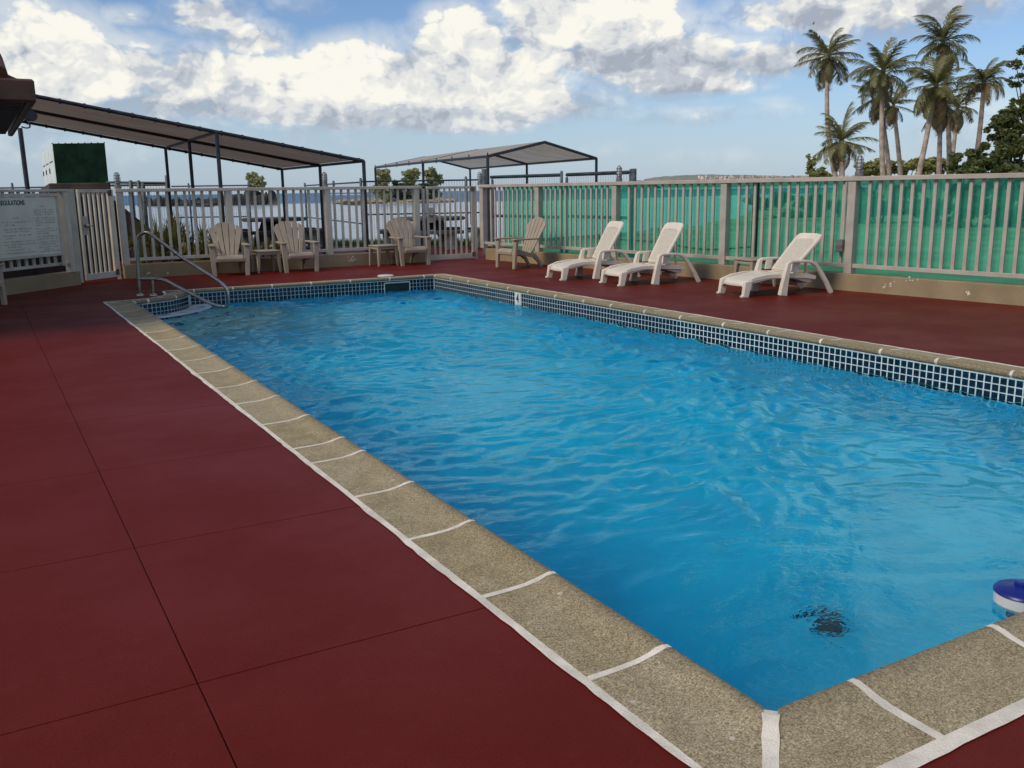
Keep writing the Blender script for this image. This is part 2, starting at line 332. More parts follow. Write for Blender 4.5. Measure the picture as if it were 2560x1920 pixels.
def water_mat(nm, kind):
    m = bpy.data.materials.new(nm); m.use_nodes = True; T = m.node_tree; T.nodes.clear()
    out = N(T, 'ShaderNodeOutputMaterial'); ge = N(T, 'ShaderNodeNewGeometry'); P = ge.outputs['Position']
    if kind == 'pool':
        n = N(T, 'ShaderNodeTexNoise', i_Scale=26.0, i_Detail=2.0, i_Distortion=.5); T.links.new(P, n.inputs['Vector'])
        bp = N(T, 'ShaderNodeBump', i_Strength=.12, i_Distance=.02); T.links.new(n.outputs['Fac'], bp.inputs['Height'])
        gl = N(T, 'ShaderNodeBsdfGlass', i_IOR=1.333, i_Roughness=0.0); gl.inputs['Color'].default_value = (.60, .97, 1, 1)
        T.links.new(bp.outputs[0], gl.inputs['Normal']); T.links.new(gl.outputs[0], out.inputs[0])
    else:
        b = N(T, 'ShaderNodeBsdfPrincipled'); T.links.new(b.outputs[0], out.inputs[0])
        sc_ = {'lagoon': (1.6, .05), 'sea': (.12, 1.0)}[kind]
        n = N(T, 'ShaderNodeTexNoise', i_Scale=sc_[0], i_Detail=5.0, i_Roughness=.6); T.links.new(P, n.inputs['Vector'])
        n2 = N(T, 'ShaderNodeTexNoise', i_Scale=.03 if kind == 'lagoon' else .002, i_Detail=4.0); T.links.new(P, n2.inputs['Vector'])
        if kind == 'lagoon': c = mixc(T, smooth(T, n2.outputs['Fac'], .35, .65), (.33, .40, .47), (.43, .47, .49)); b.inputs['Roughness'].default_value = .25; b.inputs['Specular IOR Level'].default_value = .5
        else: c = mixc(T, smooth(T, n2.outputs['Fac'], .35, .65), (.035, .105, .22), (.06, .16, .28)); b.inputs['Roughness'].default_value = .42; b.inputs['Specular IOR Level'].default_value = .3
        T.links.new(c, b.inputs['Base Color']); b.inputs['IOR'].default_value = 1.33
        bp = N(T, 'ShaderNodeBump', i_Strength=.55, i_Distance=sc_[1]); T.links.new(n.outputs['Fac'], bp.inputs['Height']); T.links.new(bp.outputs[0], b.inputs['Normal'])
    return m
M['pool_water'] = water_mat('pool_water', 'pool'); M['lagoon'] = water_mat('lagoon_water', 'lagoon'); M['sea'] = water_mat('sea_water', 'sea')

# ------------------------------------------------------------------ builders
class MB:
    def __init__(s): s.v = []; s.f = []; s.uv = {}
    def add(s, vs, fs):
        o = len(s.v); s.v += [tuple(map(float, v)) for v in vs]; s.f += [tuple(i + o for i in f) for f in fs]; return s
    def hexa(s, b, t):            # bottom ring, top ring (4 + 4)
        n = len(b); fs = [tuple(range(n))[::-1], tuple(range(n, 2 * n))]
        fs += [(i, (i + 1) % n, (i + 1) % n + n, i + n) for i in range(n)]
        return s.add(list(b) + list(t), fs)
    def box(s, c, d, rz=0.0):
        x, y, z = (k / 2 for k in d); R = Matrix.Rotation(rz, 3, 'Z'); c = Vector(c)
        P = lambda a, b_, e: c + R @ Vector((a, b_, e))
        return s.hexa([P(-x, -y, -z), P(x, -y, -z), P(x, y, -z), P(-x, y, -z)], [P(-x, -y, z), P(x, -y, z), P(x, y, z), P(-x, y, z)])
    def beam(s, p, q, w, h, up=(0, 0, 1)):
        p, q = Vector(p), Vector(q); d = (q - p).normalized(); sd = d.cross(Vector(up))
        if sd.length < 1e-4: sd = d.cross(Vector((1, 0, 0)))
        sd.normalize(); u = sd.cross(d); a, b = sd * w / 2, u * h / 2
        return s.hexa([p - a - b, p + a - b, p + a + b, p - a + b], [q - a - b, q + a - b, q + a + b, q - a + b])
    def tube(s, pts, r, n=10, caps=True):
        pts = [Vector(p) for p in pts]; rr = r if isinstance(r, (list, tuple)) else [r] * len(pts); o = len(s.v); prev = None
        for i, p in enumerate(pts):
            t = (pts[min(i + 1, len(pts) - 1)] - pts[max(i - 1, 0)]).normalized()
            a = t.cross(Vector((0, 0, 1))) if prev is None else prev - t * prev.dot(t)
            if a.length < 1e-4: a = t.cross(Vector((1, 0, 0)))
            a.normalize(); prev = a; b = t.cross(a)
            for k in range(n):
                g = 2 * math.pi * k / n; s.v.append(tuple(p + (a * math.cos(g) + b * math.sin(g)) * rr[i]))
        for i in range(len(pts) - 1):
            for k in range(n): s.f.append((o + i * n + k, o + i * n + (k + 1) % n, o + (i + 1) * n + (k + 1) % n, o + (i + 1) * n + k))
        if caps: s.f.append(tuple(o + k for k in range(n))[::-1]); s.f.append(tuple(o + (len(pts) - 1) * n + k for k in range(n)))
        return s
    def lathe(s, prof, c=(0, 0, 0), n=20):
        o = len(s.v); c = Vector(c)
        for r, z in prof:
            for k in range(n): g = 2 * math.pi * k / n; s.v.append((c.x + r * math.cos(g), c.y + r * math.sin(g), c.z + z))
        for i in range(len(prof) - 1):
            for k in range(n): s.f.append((o + i * n + k, o + i * n + (k + 1) % n, o + (i + 1) * n + (k + 1) % n, o + (i + 1) * n + k))
        s.f.append(tuple(o + k for k in range(n))[::-1]); s.f.append(tuple(o + (len(prof) - 1) * n + k for k in range(n))); return s
    def prism(s, poly, z0, z1):   # poly [(x,y)] counter-clockwise
        return s.hexa([(x, y, z0) for x, y in poly], [(x, y, z1) for x, y in poly])
    def extr(s, poly, axis, a, b):  # polygon in the plane normal to axis ('y': (x,z) ; 'x': (y,z))
        if axis == 'y': B, Tt = [(x, a, z) for x, z in poly], [(x, b, z) for x, z in poly]
        else: B, Tt = [(a, y, z) for y, z in poly], [(b, y, z) for y, z in poly]
        return s.hexa(B, Tt)
    def build(s, name, m, parent=None, bevel=0, smooth_=False, local=False, tris=False):
        me = bpy.data.meshes.new(name)
        v = s.v
        if parent is not None and not local:
            inv = wmat(parent).inverted(); v = [tuple(inv @ Vector(p)) for p in v]
        me.from_pydata(v, [], s.f); me.update()
        bm = bmesh.new(); bm.from_mesh(me)
        bmesh.ops.recalc_face_normals(bm, faces=bm.faces)
        if bevel:
            es = [e for e in bm.edges if e.is_manifold and e.calc_face_angle(0) > .5]
            bmesh.ops.bevel(bm, geom=es, offset=bevel, segments=2 if smooth_ == 2 else 1, affect='EDGES', clamp_overlap=True)
        bm.to_mesh(me); bm.free()
        if smooth_:
            me.shade_smooth()
            try: me.set_sharp_from_angle(angle=math.radians(42))
            except Exception: pass
        me.materials.append(m)
        o = bpy.data.objects.new(name, me); COL.objects.link(o)
        if parent is not None: o.parent = parent
        return o
def wmat(o):
    m = Matrix.Translation(o.location) @ o.rotation_euler.to_matrix().to_4x4()
    return wmat(o.parent) @ m if o.parent else m
def tag(o, label, cat, group=None):
    o['label'] = label; o['category'] = cat
    if group: o['group'] = group
    return o
def thing(name, label, cat, loc=(0, 0, 0), rz=0, group=None):
    o = bpy.data.objects.new(name, None); COL.objects.link(o); o.location = loc; o.rotation_euler = (0, 0, rz); o.empty_display_size = .2
    return tag(o, label, cat, group)
def struct(o): o['kind'] = 'structure'; return o
def stuff(o): o['kind'] = 'stuff'; return o
def inst(name, src, parent, loc, rot=(0, 0, 0), scale=None):     # another piece sharing the mesh of src
    o = bpy.data.objects.new(name, src.data); COL.objects.link(o); o.parent = parent; o.location = loc; o.rotation_euler = rot
    if scale: o.scale = scale
    return o
def dup(root, loc, rz, label, group=None):
    r = root.copy(); COL.objects.link(r); r.location = loc; r.rotation_euler = (0, 0, rz); r['label'] = label
    if group: r['group'] = group
    for ch in list(root.children):
        c = ch.copy(); COL.objects.link(c); c.parent = r
        for g in ch.children:
            d = g.copy(); COL.objects.link(d); d.parent = c
    return r
def sheet(name, poly, z, m, parent=None):
    b = MB(); b.add([(x, y, z) for x, y in poly], [tuple(range(len(poly)))]); return b.build(name, m, parent)

# ================================================================== SETTING
ZW = -1.05
o = struct(sheet('sea', [(-40000, 19), (40000, 19), (40000, 60000), (-40000, 60000)], ZW - .01, M['sea']))
# lagoon: shallow pale water inside the reef
def on_water(px, py): p = atz(px, py, ZW); return (p.x, p.y)
lag = [on_water(-900, 522), on_water(-300, 520), on_water(250, 515), on_water(700, 509.5), on_water(1000, 506), on_water(1300, 503), on_water(1650, 494), on_water(1900, 486), on_water(2300, 480), on_water(3200, 470)]
lag = [(-60, 20), (260, 20)] + lag[::-1]
struct(sheet('lagoon', lag, ZW, M['lagoon']))
# land the hotel stands on, with the shore running past the fences
def gp(px, d): p = at(px, 480, d); return (p.x, p.y)
shore = [gp(-1500, 25), gp(-300, 27.5), gp(100, 28.5), gp(420, 29), gp(760, 27.5), gp(900, 26.2), gp(1050, 26.6), gp(1230, 27.5), gp(1420, 29), gp(1600, 32), gp(1760, 36), gp(1850, 45), gp(1895, 70), gp(1935, 120), gp(2040, 210), gp(2300, 260), gp(3300, 300)]
land = [(-60, 15), (260, 15)] + shore[::-1]
b = MB(); b.prism(land, -3, -.06)
for q in ([(-60, -40), (260, -40), (260, 1.45), (-60, 1.45)], [(-60, 1.45), (1.55, 1.45), (1.55, 15), (-60, 15)], [(6.75, 1.45), (260, 1.45), (260, 15), (6.75, 15)], [(1.55, 14.3), (6.75, 14.3), (6.75, 15), (1.55, 15)]): b.prism(q, -3, -.06)
struct(b.build('ground', M['ground']))
# red terrace beyond the far fence
struct(sheet('terrace', [(-3, 17.36), (9.0, 17.44), (10.9, 17.6), gp(1260, 23.5), gp(1040, 24.4), gp(820, 24.6), gp(640, 24.4), (3.2, 24.6), (-3, 22)], -.012, M['deck']))

# ---- pool -------------------------------------------------------------
XL, XR, YN, YF = 1.70, 6.60, 1.60, 14.13      # water-side walls
LC, LR = (1.60, 14.10), .98                   # lobe that carries the handrail, cut into the far left corner
COPW = .315
ZWATER, ZFLOOR = -.205, -1.9
def zfl(y): return -1.9 + (y - 1.6) / 12.53 * .75      # four feet deep at the far end, deeper towards the camera
arc = [(LC[0] + LR * math.cos(a), LC[1] + LR * math.sin(a)) for a in np.linspace(math.radians(-84), math.asin((YF - LC[1]) / LR), 22)]
outline = [(XL, YN), (XR, YN), (XR, YF)] + arc[::-1]      # counter-clockwise
b = MB(); n = len(outline)
b.add([(x, y, zfl(y)) for x, y in outline] + [(x, y, -.03) for x, y in outline], [tuple(range(n))])
pool = struct(b.build('pool', M['plaster']))
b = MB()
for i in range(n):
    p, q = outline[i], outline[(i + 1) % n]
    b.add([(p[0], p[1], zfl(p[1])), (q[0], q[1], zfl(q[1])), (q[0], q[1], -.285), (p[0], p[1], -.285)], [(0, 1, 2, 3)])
b.build('pool_wall', M['plaster_shaded'], pool)
b = MB()
for i in range(n):
    p, q = outline[i], outline[(i + 1) % n]
    b.add([(p[0], p[1], -.285), (q[0], q[1], -.285), (q[0], q[1], -.001), (p[0], p[1], -.001)], [(0, 1, 2, 3)])
b.build('grout_band', M['grout'], pool)
def ripple_surface():
    st = .026; xs_ = np.arange(XL - .002, XR + .003, st); xs_[-1] = XR + .001; ys_ = np.arange(YN - .002, YF + .003, st); ys_[-1] = YF + .001
    X, Y = np.meshgrid(xs_, ys_, indexing='ij'); R = np.random.RandomState(5); Z = np.zeros_like(X)
    gust = .75 + .35 * np.sin(X * .9 + Y * .55 + 1.2) * np.sin(Y * .8 - X * .4 + .5) + .2 * np.sin(1.9 * X - 1.3 * Y)
    calm = .20 + .80 / (1 + np.exp(-(Y - 3.6 + .35 * (X - 3)) / .75))
    wx = X + .12 * np.sin(2.1 * Y + 1.3 * X) + .06 * np.sin(4.4 * X - 2.9 * Y); wy = Y + .12 * np.sin(1.7 * X - 1.1 * Y + 2) + .06 * np.sin(5.1 * X + 3.3 * Y)
    for k in range(46):
        lam = .075 * (6.5 ** R.rand()); th = R.normal(-1.15, .8); kk = 2 * np.pi / lam; slope = .058 * (lam / .2) ** (-.20)
        ph = kk * (np.cos(th) * wx + np.sin(th) * wy) + R.rand() * 6.28; Z += slope / kk * np.sin(ph + .35 * np.sin(ph))
    Z *= gust * calm
    for (cx, cy), a, lam in (((6.45, 4.55), .010, .16), ((6.3, 5.0), .006, .11), ((2.6, 12.8), .0035, .15)):   # return jet and handrail rings
        r = np.hypot(X - cx, Y - cy); Z += a * np.sin(2 * np.pi * r / lam + .8 * np.sin(3 * np.arctan2(Y - cy, X - cx))) * np.exp(-r / .8) * np.minimum(1, r / .1)
    Z += ZWATER; nx_, ny_ = X.shape; idx = np.arange(nx_ * ny_).reshape(nx_, ny_)
    out = np.hypot(X - LC[0], Y - LC[1]) < LR - .03
    f = [(idx[i, j], idx[i + 1, j], idx[i + 1, j + 1], idx[i, j + 1]) for i in range(nx_ - 1) for j in range(ny_ - 1) if not out[i, j]]
    b = MB(); b.v = list(zip(X.ravel().tolist(), Y.ravel().tolist(), Z.ravel().tolist())); b.f = f
    o = b.build('pool_water', M['pool_water'], smooth_=True)
    if o.data.polygons[0].normal.z < 0: o.data.flip_normals()
    return o
struct(ripple_surface())

# waterline tiles: three visible rows and one under water
TP, TS = .0627, .0535
ROWZ = [-.062, -.122, -.182, -.242]
tb = MB(); tb.box((0, 0, 0), (.008, TS, TS)); tile0 = tb.build('tile', M['tile'], None, bevel=.0025); tile0.hide_render = False
spots = []
nr = int((YF - YN) / TP)
for k in range(nr):
    y = YF - .04 - k * TP
    for r, z in enumerate(ROWZ):
        if 11.235 < y < 11.40 and r < 3: continue
        spots.append((XR + .0025, y, z, 0, math.hypot(XR, y) + (50 if r == 3 else 0)))
nf = int((XR - 2.62) / TP)
for k in range(nf):
    x = XR - .045 - k * TP
    for r, z in enumerate(ROWZ):
        if 5.69 < x < 6.15 and r in (0, 1, 2):
            continue
        spots.append((x, YF + .0025, z, math.pi / 2, math.hypot(x, YF) + (50 if r == 3 else 0)))
for k in range(24):
    a = math.radians(-82) + k * TP / LR
    if a > math.radians(2): break
    for r, z in enumerate(ROWZ[:3]): spots.append((LC[0] + (LR - .0025) * math.cos(a), LC[1] + (LR - .0025) * math.sin(a), z, a, 11 + r * .1))
spots.sort(key=lambda s: s[4])
tile0.parent = pool
first = True; tf = MB()
for i, (x, y, z, rz, d) in enumerate(spots):
    if i < 295:
        if first: tile0.location = (x, y, z); tile0.rotation_euler = (0, 0, rz); first = False
        else: inst('tile', tile0, pool, (x, y, z), (0, 0, rz))
    else:
        tf.box((x, y, z), (.008, TS, TS), rz)
stuff(tf.build('tile_field', M['tile'], pool))
# skimmer mouth and the thin tiles over it
b = MB(); b.box((5.92, YF - .002, -.135), (.44, .012, .14)); b.build('skimmer_mouth', M['black'], pool)
b = MB(); b.beam((5.69, YF - .012, -.062), (6.15, YF - .012, -.062), .012, .012); b.beam((6.145, YF - .012, -.06), (6.145, YF - .012, -.21), .012, .012); b.beam((5.695, YF - .012, -.06), (5.695, YF - .012, -.21), .012, .012); b.build('skimmer_trim', M['grout'], pool)
for k in range(9): t = MB(); t.box((5.72 + k * .05, YF - .003, -.046), (.042, .008, .018)); t.build('trim_tile', M['tile'], pool)
# depth marker
b = MB(); b.box((XR - .006, 11.317, -.112), (.012, .155, .17)); mk = b.build('depth_marker', M['white'], pool)
def text_mesh(name, body, size, m, parent, mw, xs=1.0, off=0.0, ext=.0015):
    cu = bpy.data.curves.new(name, 'FONT'); cu.body = body; cu.size = size; cu.extrude = ext; cu.offset = off; cu.resolution_u = 3
    to = bpy.data.objects.new(name, cu); COL.objects.link(to); bpy.context.view_layer.update()
    me = bpy.data.meshes.new_from_object(to.evaluated_get(bpy.context.evaluated_depsgraph_get())); bpy.data.objects.remove(to); bpy.data.curves.remove(cu)
    me.transform(Matrix.Diagonal((xs, 1, 1, 1))); me.transform(wmat(parent).inverted() @ mw); me.materials.clear(); me.materials.append(m); me.name = name
    o = bpy.data.objects.new(name, me); COL.objects.link(o); o.parent = parent; return o
R_mark = Matrix(((0, 0, -1, XR - .0135), (-1, 0, 0, 11.362), (0, 1, 0, -.178), (0, 0, 0, 1)))
text_mesh('numeral', '4', .195, M['black'], mk, R_mark, xs=.78, off=.002)

# steps fanning out from the lobe, under water
for k, (r, z) in enumerate(((1.30, -.192), (1.62, -.40), (1.95, -.62), (2.28, -.84))):
    a0, a1 = -math.pi / 2 + .02, math.radians(1)
    pts = []
    for a in np.linspace(a0, a1, 30):
        x, y = LC[0] + r * math.cos(a), LC[1] + r * math.sin(a); pts.append((max(x, XL + .003), min(y, YF - .004)))
    inner = [(LC[0] + (LR + .006) * math.cos(a), LC[1] + (LR + .006) * math.sin(a)) for a in np.linspace(math.radians(-83), a1, 20)]
    inner = [(max(x, XL + .003), min(y, YF - .004)) for x, y in inner]
    b = MB(); b.prism(pts + inner[::-1], ZFLOOR + .001 + k * .001, z); st = b.build('step', M['step'], pool)
    tb_ = MB()
    for a in np.arange(a0 + .07, a1 - .01, .062 / r):
        x, y = LC[0] + (r + .003) * math.cos(a), LC[1] + (r + .003) * math.sin(a)
        if x > XL + .03 and y < YF - .03: tb_.box((x, y, z - .034), (.008, .052, .05), a)
    tb_.build('edge_tiles', M['tile'], st)
# main drain on the floor
p = atz(2077, 1552, ZWATER); v_ = (p - Vector((0, 0, 1.4))); h_ = Vector((v_.x, v_.y)); sn_ = h_.length / v_.length / 1.333
h_ = h_.normalized() * 1.55 * sn_ / math.sqrt(1 - sn_ * sn_); p = Vector((p.x + h_.x, p.y + h_.y, 0)); p.z = zfl(p.y) + .01
b = MB(); b.lathe([(.11, 0), (.11, .02), (.07, .035), (.0, .036)], (p.x, p.y, p.z), 9); b.build('drain_cover', M['black'], pool)

# coping stones: flat top, lip rolled up at the water side
PROF = [(0, -.05), (0, .004), (.10, .005), (.17, .008), (.22, .016), (.255, .026), (.28, .030), (.30, .026), (.315, .012), (.317, -.004), (.305, -.022), (.285, -.028)]
def stone(path, bound=False):
    """path: list of (outer xy, inward unit xy) stations along the stone"""
    b = MB(); np_ = len(PROF); us = []
    for (ox, oy), (ix, iy) in path:
        for s, z in PROF: b.v.append((ox + ix * s, oy + iy * s, z))
    for i in range(len(path) - 1):
        for k in range(np_ - 1): b.f.append((i * np_ + k, i * np_ + k + 1, (i + 1) * np_ + k + 1, (i + 1) * np_ + k))
    b.f.append(tuple(range(np_))); b.f.append(tuple((len(path) - 1) * np_ + k for k in range(np_))[::-1])
    return b
coping = struct(MB().box((4.1, YN - .16, -.04), (5.2, .26, .05)).build('coping', M['mortar']))
def put_stone(b):
    o = b.build('coping_stone', M['coping'], coping, smooth_=True)
    me = o.data; uv = me.uv_layers.new(name='UVMap'); ss = [s for s, z in PROF]
    npf = len(PROF)
    for lp in me.loops:
        k = lp.vertex_index % npf; uv.data[lp.index].uv = (PROF[k][0] / .317 if k > 1 else 0, 0)
    return o
JT = .012
def straight(a0, a1, fn, inw, mitre0=0, mitre1=0):
    """a stone between a0 and a1 along an edge; fn(t) gives the outer point"""
    st = []
    for t, m_ in ((a0 + JT, mitre0), (a0 + JT + .02, 0), (a1 - JT - .02, 0), (a1 - JT, mitre1)): st.append((fn(t), inw))
    return stone(st)
SO = XL + .017 - .317            # outer edge of left stones
left_j = [2.02, 2.67, 3.31, 3.94, 4.585, 4.912, 5.552, 6.223, 6.829, 7.495, 8.137, 8.80, 9.46, 10.085, 10.787, 11.40, 12.10, 12.78]
for y0, y1 in zip(left_j[:-1], left_j[1:]): put_stone(straight(y0, y1, lambda t: (SO, t), (1, 0)))
def mit(pts_out, pts_in):        # a stone with skewed ends: outer points and inner points
    b = MB(); np_ = len(PROF)
    for o_, i_ in zip(pts_out, pts_in):
        for s, z in PROF: f = s / .317; b.v.append((o_[0] + (i_[0] - o_[0]) * f, o_[1] + (i_[1] - o_[1]) * f, z))
    for i in range(len(pts_out) - 1):
        for k in range(np_ - 1): b.f.append((i * np_ + k, i * np_ + k + 1, (i + 1) * np_ + k + 1, (i + 1) * np_ + k))
    b.f.append(tuple(range(np_))); b.f.append(tuple((len(pts_out) - 1) * np_ + k for k in range(np_))[::-1]); return b
NO = YN + .017 - .317; XI, YI = XL + .017, YN + .017
put_stone(mit([(SO, NO + .02), (SO, NO + .3), (SO, 2.02 - JT)], [(XI - .004, YI + .022), (XI, YI + .06), (XI, 2.02 - JT)]))
put_stone(mit([(2.008 - JT, NO), (SO + .3, NO), (SO + .02, NO)], [(2.008 - JT, YI), (XI + .06, YI), (XI + .022, YI - .004)]))
xs = [2.008] + [2.65 + .65 * k for k in range(7)]
for x0, x1 in zip(xs[:-1], xs[1:]): put_stone(straight(x0, x1, lambda t: (t, NO), (0, 1)))
RO = XR - .017 + .317
rj = [1.45, 2.05, 2.70, 3.35, 4.0, 4.63, 5.17, 5.82, 6.48, 7.11, 7.79, 8.42, 9.08, 9.67, 10.34, 11.04, 11.61, 12.23, 12.865, 13.48, 14.08]
for y0, y1 in zip(rj[:-1], rj[1:]): put_stone(straight(y0, y1, lambda t: (RO, t), (-1, 0)))
FO = YF - .017 + .317
fj = [2.69, 3.257, 3.85, 4.47, 5.115, 5.795, 6.41]
for x0, x1 in zip(fj[:-1], fj[1:]): put_stone(straight(x0, x1, lambda t: (t, FO), (0, -1)))
put_stone(mit([(6.41 + JT, FO), (RO - .3, FO), (RO, FO), (RO, FO - .3), (RO, 14.08 + JT)], [(6.41 + JT, FO - .317), (6.50, FO - .317), (RO - .317, FO - .317), (RO - .317, 14.10), (RO - .317, 14.08 + JT)]))
# lobe stones
RI = LR - .017; ROUT = RI - .0
def lobe(a): return ((LC[0] + (LR + .017 - .317) * math.cos(a), LC[1] + (LR + .017 - .317) * math.sin(a)), (math.cos(a), math.sin(a)))
cuts = [math.radians(k) for k in (-72, -44, -16, 2)]
for a0, a1 in zip(cuts[:-1], cuts[1:]): put_stone(stone([lobe(a) for a in np.linspace(a0 + .012, a1 - .012, 8)]))
put_stone(mit([(SO, 12.78 + JT), (SO, 13.1), (SO, 13.42), (1.60, 13.47), lobe(math.radians(-72.8))[0]],
              [(XI, 12.78 + JT), (XI, 12.9), (XI + .002, 13.05), (XI + .03, 13.09), tuple(np.array(lobe(math.radians(-72.8))[0]) + .317 * np.array(lobe(math.radians(-72.8))[1]))]))
put_stone(mit([(2.34, FO), (2.5, FO), (2.69 - JT, FO)], [(2.60, YF + .012), (2.615, YF - .014), (2.69 - JT, FO - .317)]))
# mortar bed under and between stones, and the ragged white paint line round the outside
rnd = random.Random(3)
def strip(pts, w0, w1, z, name, m, jit=.006, parent=coping, step=.06):
    """ribbon along pts: from offset w0 to w1 on the left-hand side, edge on the w1 side ragged"""
    b = MB(); P = []
    for p, q in zip(pts[:-1], pts[1:]):
        L = math.dist(p, q); k = max(1, int(L / step))
        for i in range(k): P.append((p[0] + (q[0] - p[0]) * i / k, p[1] + (q[1] - p[1]) * i / k))
    P.append(pts[-1]); wob = 0
    for i, p in enumerate(P):
        a, c = P[max(i - 1, 0)], P[min(i + 1, len(P) - 1)]; d = Vector((c[0] - a[0], c[1] - a[1])).normalized(); nn = Vector((-d.y, d.x))
        wob = wob * .8 + rnd.uniform(-1, 1) * jit
        e = w1 + wob + rnd.uniform(-jit, jit) * .5
        b.v.append((p[0] + nn.x * w0, p[1] + nn.y * w0, z)); b.v.append((p[0] + nn.x * e, p[1] + nn.y * e, z))
    for i in range(len(P) - 1): b.f.append((2 * i, 2 * i + 1, 2 * i + 3, 2 * i + 2))
    return b.build(name, m, parent)
cz = .0035
strip([(SO, NO - .02), (SO, 13.43)], -.02, .028, cz, 'paint_line', M['mortar'], jit=.004)
strip([(8.0, NO), (SO - .02, NO)], .037, -.02, cz + .0004, 'paint_line', M['mortar']) if False else None
b_ = strip([(SO - .03, NO), (8.0, NO)], .02, -.036, cz + .0006, 'paint_line', M['mortar'], jit=.004)
strip([(RO, 1.2), (RO, FO)], .02, -.035, cz, 'paint_line', M['mortar'])
strip([(2.35, FO), (RO + .03, FO)], -.02, .032, cz + .0006, 'paint_line', M['mortar'])
lob = [(SO - .03, 13.43), (1.60, 13.46)] + [lobe(a)[0] for a in np.linspace(math.radians(-72), math.radians(2), 14)] + [(2.32, FO)]
strip(lob, -.02, .032, cz + .0003, 'paint_line', M['mortar'])
# mortar showing in the joints, following the lip
def joint(o_, i_, w=.024):
    b = MB(); d = Vector((i_[0] - o_[0], i_[1] - o_[1])); L = d.length; d.normalize(); nn = Vector((-d.y, d.x)); PP = PROF[1:-1]
    for s, z in PP:
        s_ = s / .317 * L; ww = w / 2 * rnd.uniform(.85, 1.15)
        for k in (-1, 1): b.v.append((o_[0] + d.x * s_ + nn.x * ww * k, o_[1] + d.y * s_ + nn.y * ww * k, z - .0012 + (.0022 if abs(s - .1) < .3 else 0)))
    for i in range(len(PP) - 1): b.f.append((2 * i, 2 * i + 1, 2 * i + 3, 2 * i + 2))
    b.build('mortar_joint', M['mortar'], coping)
for y in left_j: joint((SO, y), (XI, y))
for x in xs: joint((x, NO), (x, YI), .030)
for y in rj: joint((RO, y), (RO - .317, y))
for x in fj: joint((x, FO), (x, FO - .317))
joint((SO, NO), (XI, YI), .044)
for a in cuts: joint(lobe(a)[0], tuple(np.array(lobe(a)[0]) + .317 * np.array(lobe(a)[1])), .03)
joint((1.42, 13.30), (XI + .01, 13.02), .03)

# ---- pool deck: cast slabs with tooled joints ---------------------------
deck = struct(MB().add([(-9, -5, -.007), (SO - .0, -5, -.007), (SO - .0, 17.3, -.007), (-9, 17.3, -.007)], [(0, 1, 2, 3)]).build('pool_deck', M['deck']))
def slab(poly):
    b = MB(); b.prism(poly, -.012, 0); return b.build('slab', M['deck'], deck, bevel=.0015)
GJ = .0022
xcol = [-3.27, -2.04, -.813, .413, SO + .004]
yrow = [2.598 + 1.228 * k for k in range(-5, 12)]
for x0, x1 in zip(xcol[:-1], xcol[1:]):
    for y0, y1 in zip(yrow[:-1], yrow[1:]):
        if x1 > 1 and y1 > 13.5 or (y0 > 13.5): continue
        if x1 < -1 and y0 > 4: pass
        slab([(x0 + GJ, y0 + GJ), (x1 - GJ, y0 + GJ), (x1 - GJ, y1 - GJ), (x0 + GJ, y1 - GJ)])
ylast = max(y for y in yrow if y < 13.5)
lobe_out = [lobe(a)[0] for a in np.linspace(math.radians(2), math.radians(-72), 14)]
slab([(xcol[3] + GJ, ylast + GJ), (SO + .004, ylast + GJ), (SO + .004, 13.43), (1.60, 13.47)] + lobe_out[::-1] + [(2.35, FO), (2.35, 17.2), (xcol[3] + GJ, 17.2)])
slab([(-3.27, ylast + 1.228 + GJ), (.413 - GJ, ylast + 1.228 + GJ), (.413 - GJ, 17.2), (-3.27, 17.2)])
slab([(2.352, FO - .004), (RO - .004, FO - .004), (RO - .004, 17.5), (2.352, 17.5)])
slab([(RO - .003, -3), (11.6, -3), (11.6, 17.5), (RO - .003, 17.5)])
slab([(SO + .006, -3), (RO - .006, -3), (RO - .006, NO + .004), (SO + .006, NO + .004)])
b = MB(); b.lathe([(.14, -.01), (.14, .012), (.12, .018), (.02, .018)], (5.96, 14.71, 0), 24); tag(b.build('skimmer_lid', M['white'], smooth_=True), 'round white skimmer lid on the red deck behind the far coping', 'lid')

# ================================================================== WALLS AND FENCES
def curb(name, label, pts, w, z):
    """low wall along front-face points pts, thickness w away on the left-hand side"""
    t = MB()
    for p, q in zip(pts[:-1], pts[1:]):
        d = Vector((q[0] - p[0], q[1] - p[1])).normalized(); nn = Vector((-d.y, d.x)) * w
        t.prism([p, q, (q[0] + nn.x, q[1] + nn.y), (p[0] + nn.x, p[1] + nn.y)], -.01, z)
    return tag(t.build(name, M['curb'], bevel=.008), label, 'wall')
cw_far = curb('low_wall', 'low tan wall under the far fence, between the two gates', [(2.14, 17.03), (7.86, 17.20)], .22, .238)
cw_right = curb('low_wall', 'long low tan wall under the right hand fence with green net', [(9.14, 17.02), (9.12, 16.96), (10.93, 3.0)], .22, .228)
cw_left = curb('low_wall', 'low tan wall under the rules sign beside the left gate', [(-1.6, 13.42), (1.385, 16.37)], .22, .218)
def chips(wall, spots_):
    """flakes where the paint has come off"""
    b = MB()
    for (x, y, z), (tx, ty), sz, nflk in spots_:
        for k in range(nflk):
            a, h = rnd.gauss(0, sz), rnd.gauss(0, sz * .6); r = rnd.uniform(.006, .022); pol = []
            for j in range(7): g = 2 * math.pi * j / 7; rr = r * rnd.uniform(.5, 1.3); pol.append((x + tx * (a + rr * math.cos(g)), y + ty * (a + rr * math.cos(g)), z + h + rr * math.sin(g)))
            b.add(pol, [tuple(range(7))])
    b.build('chipped_patch', M['chip'], wall)
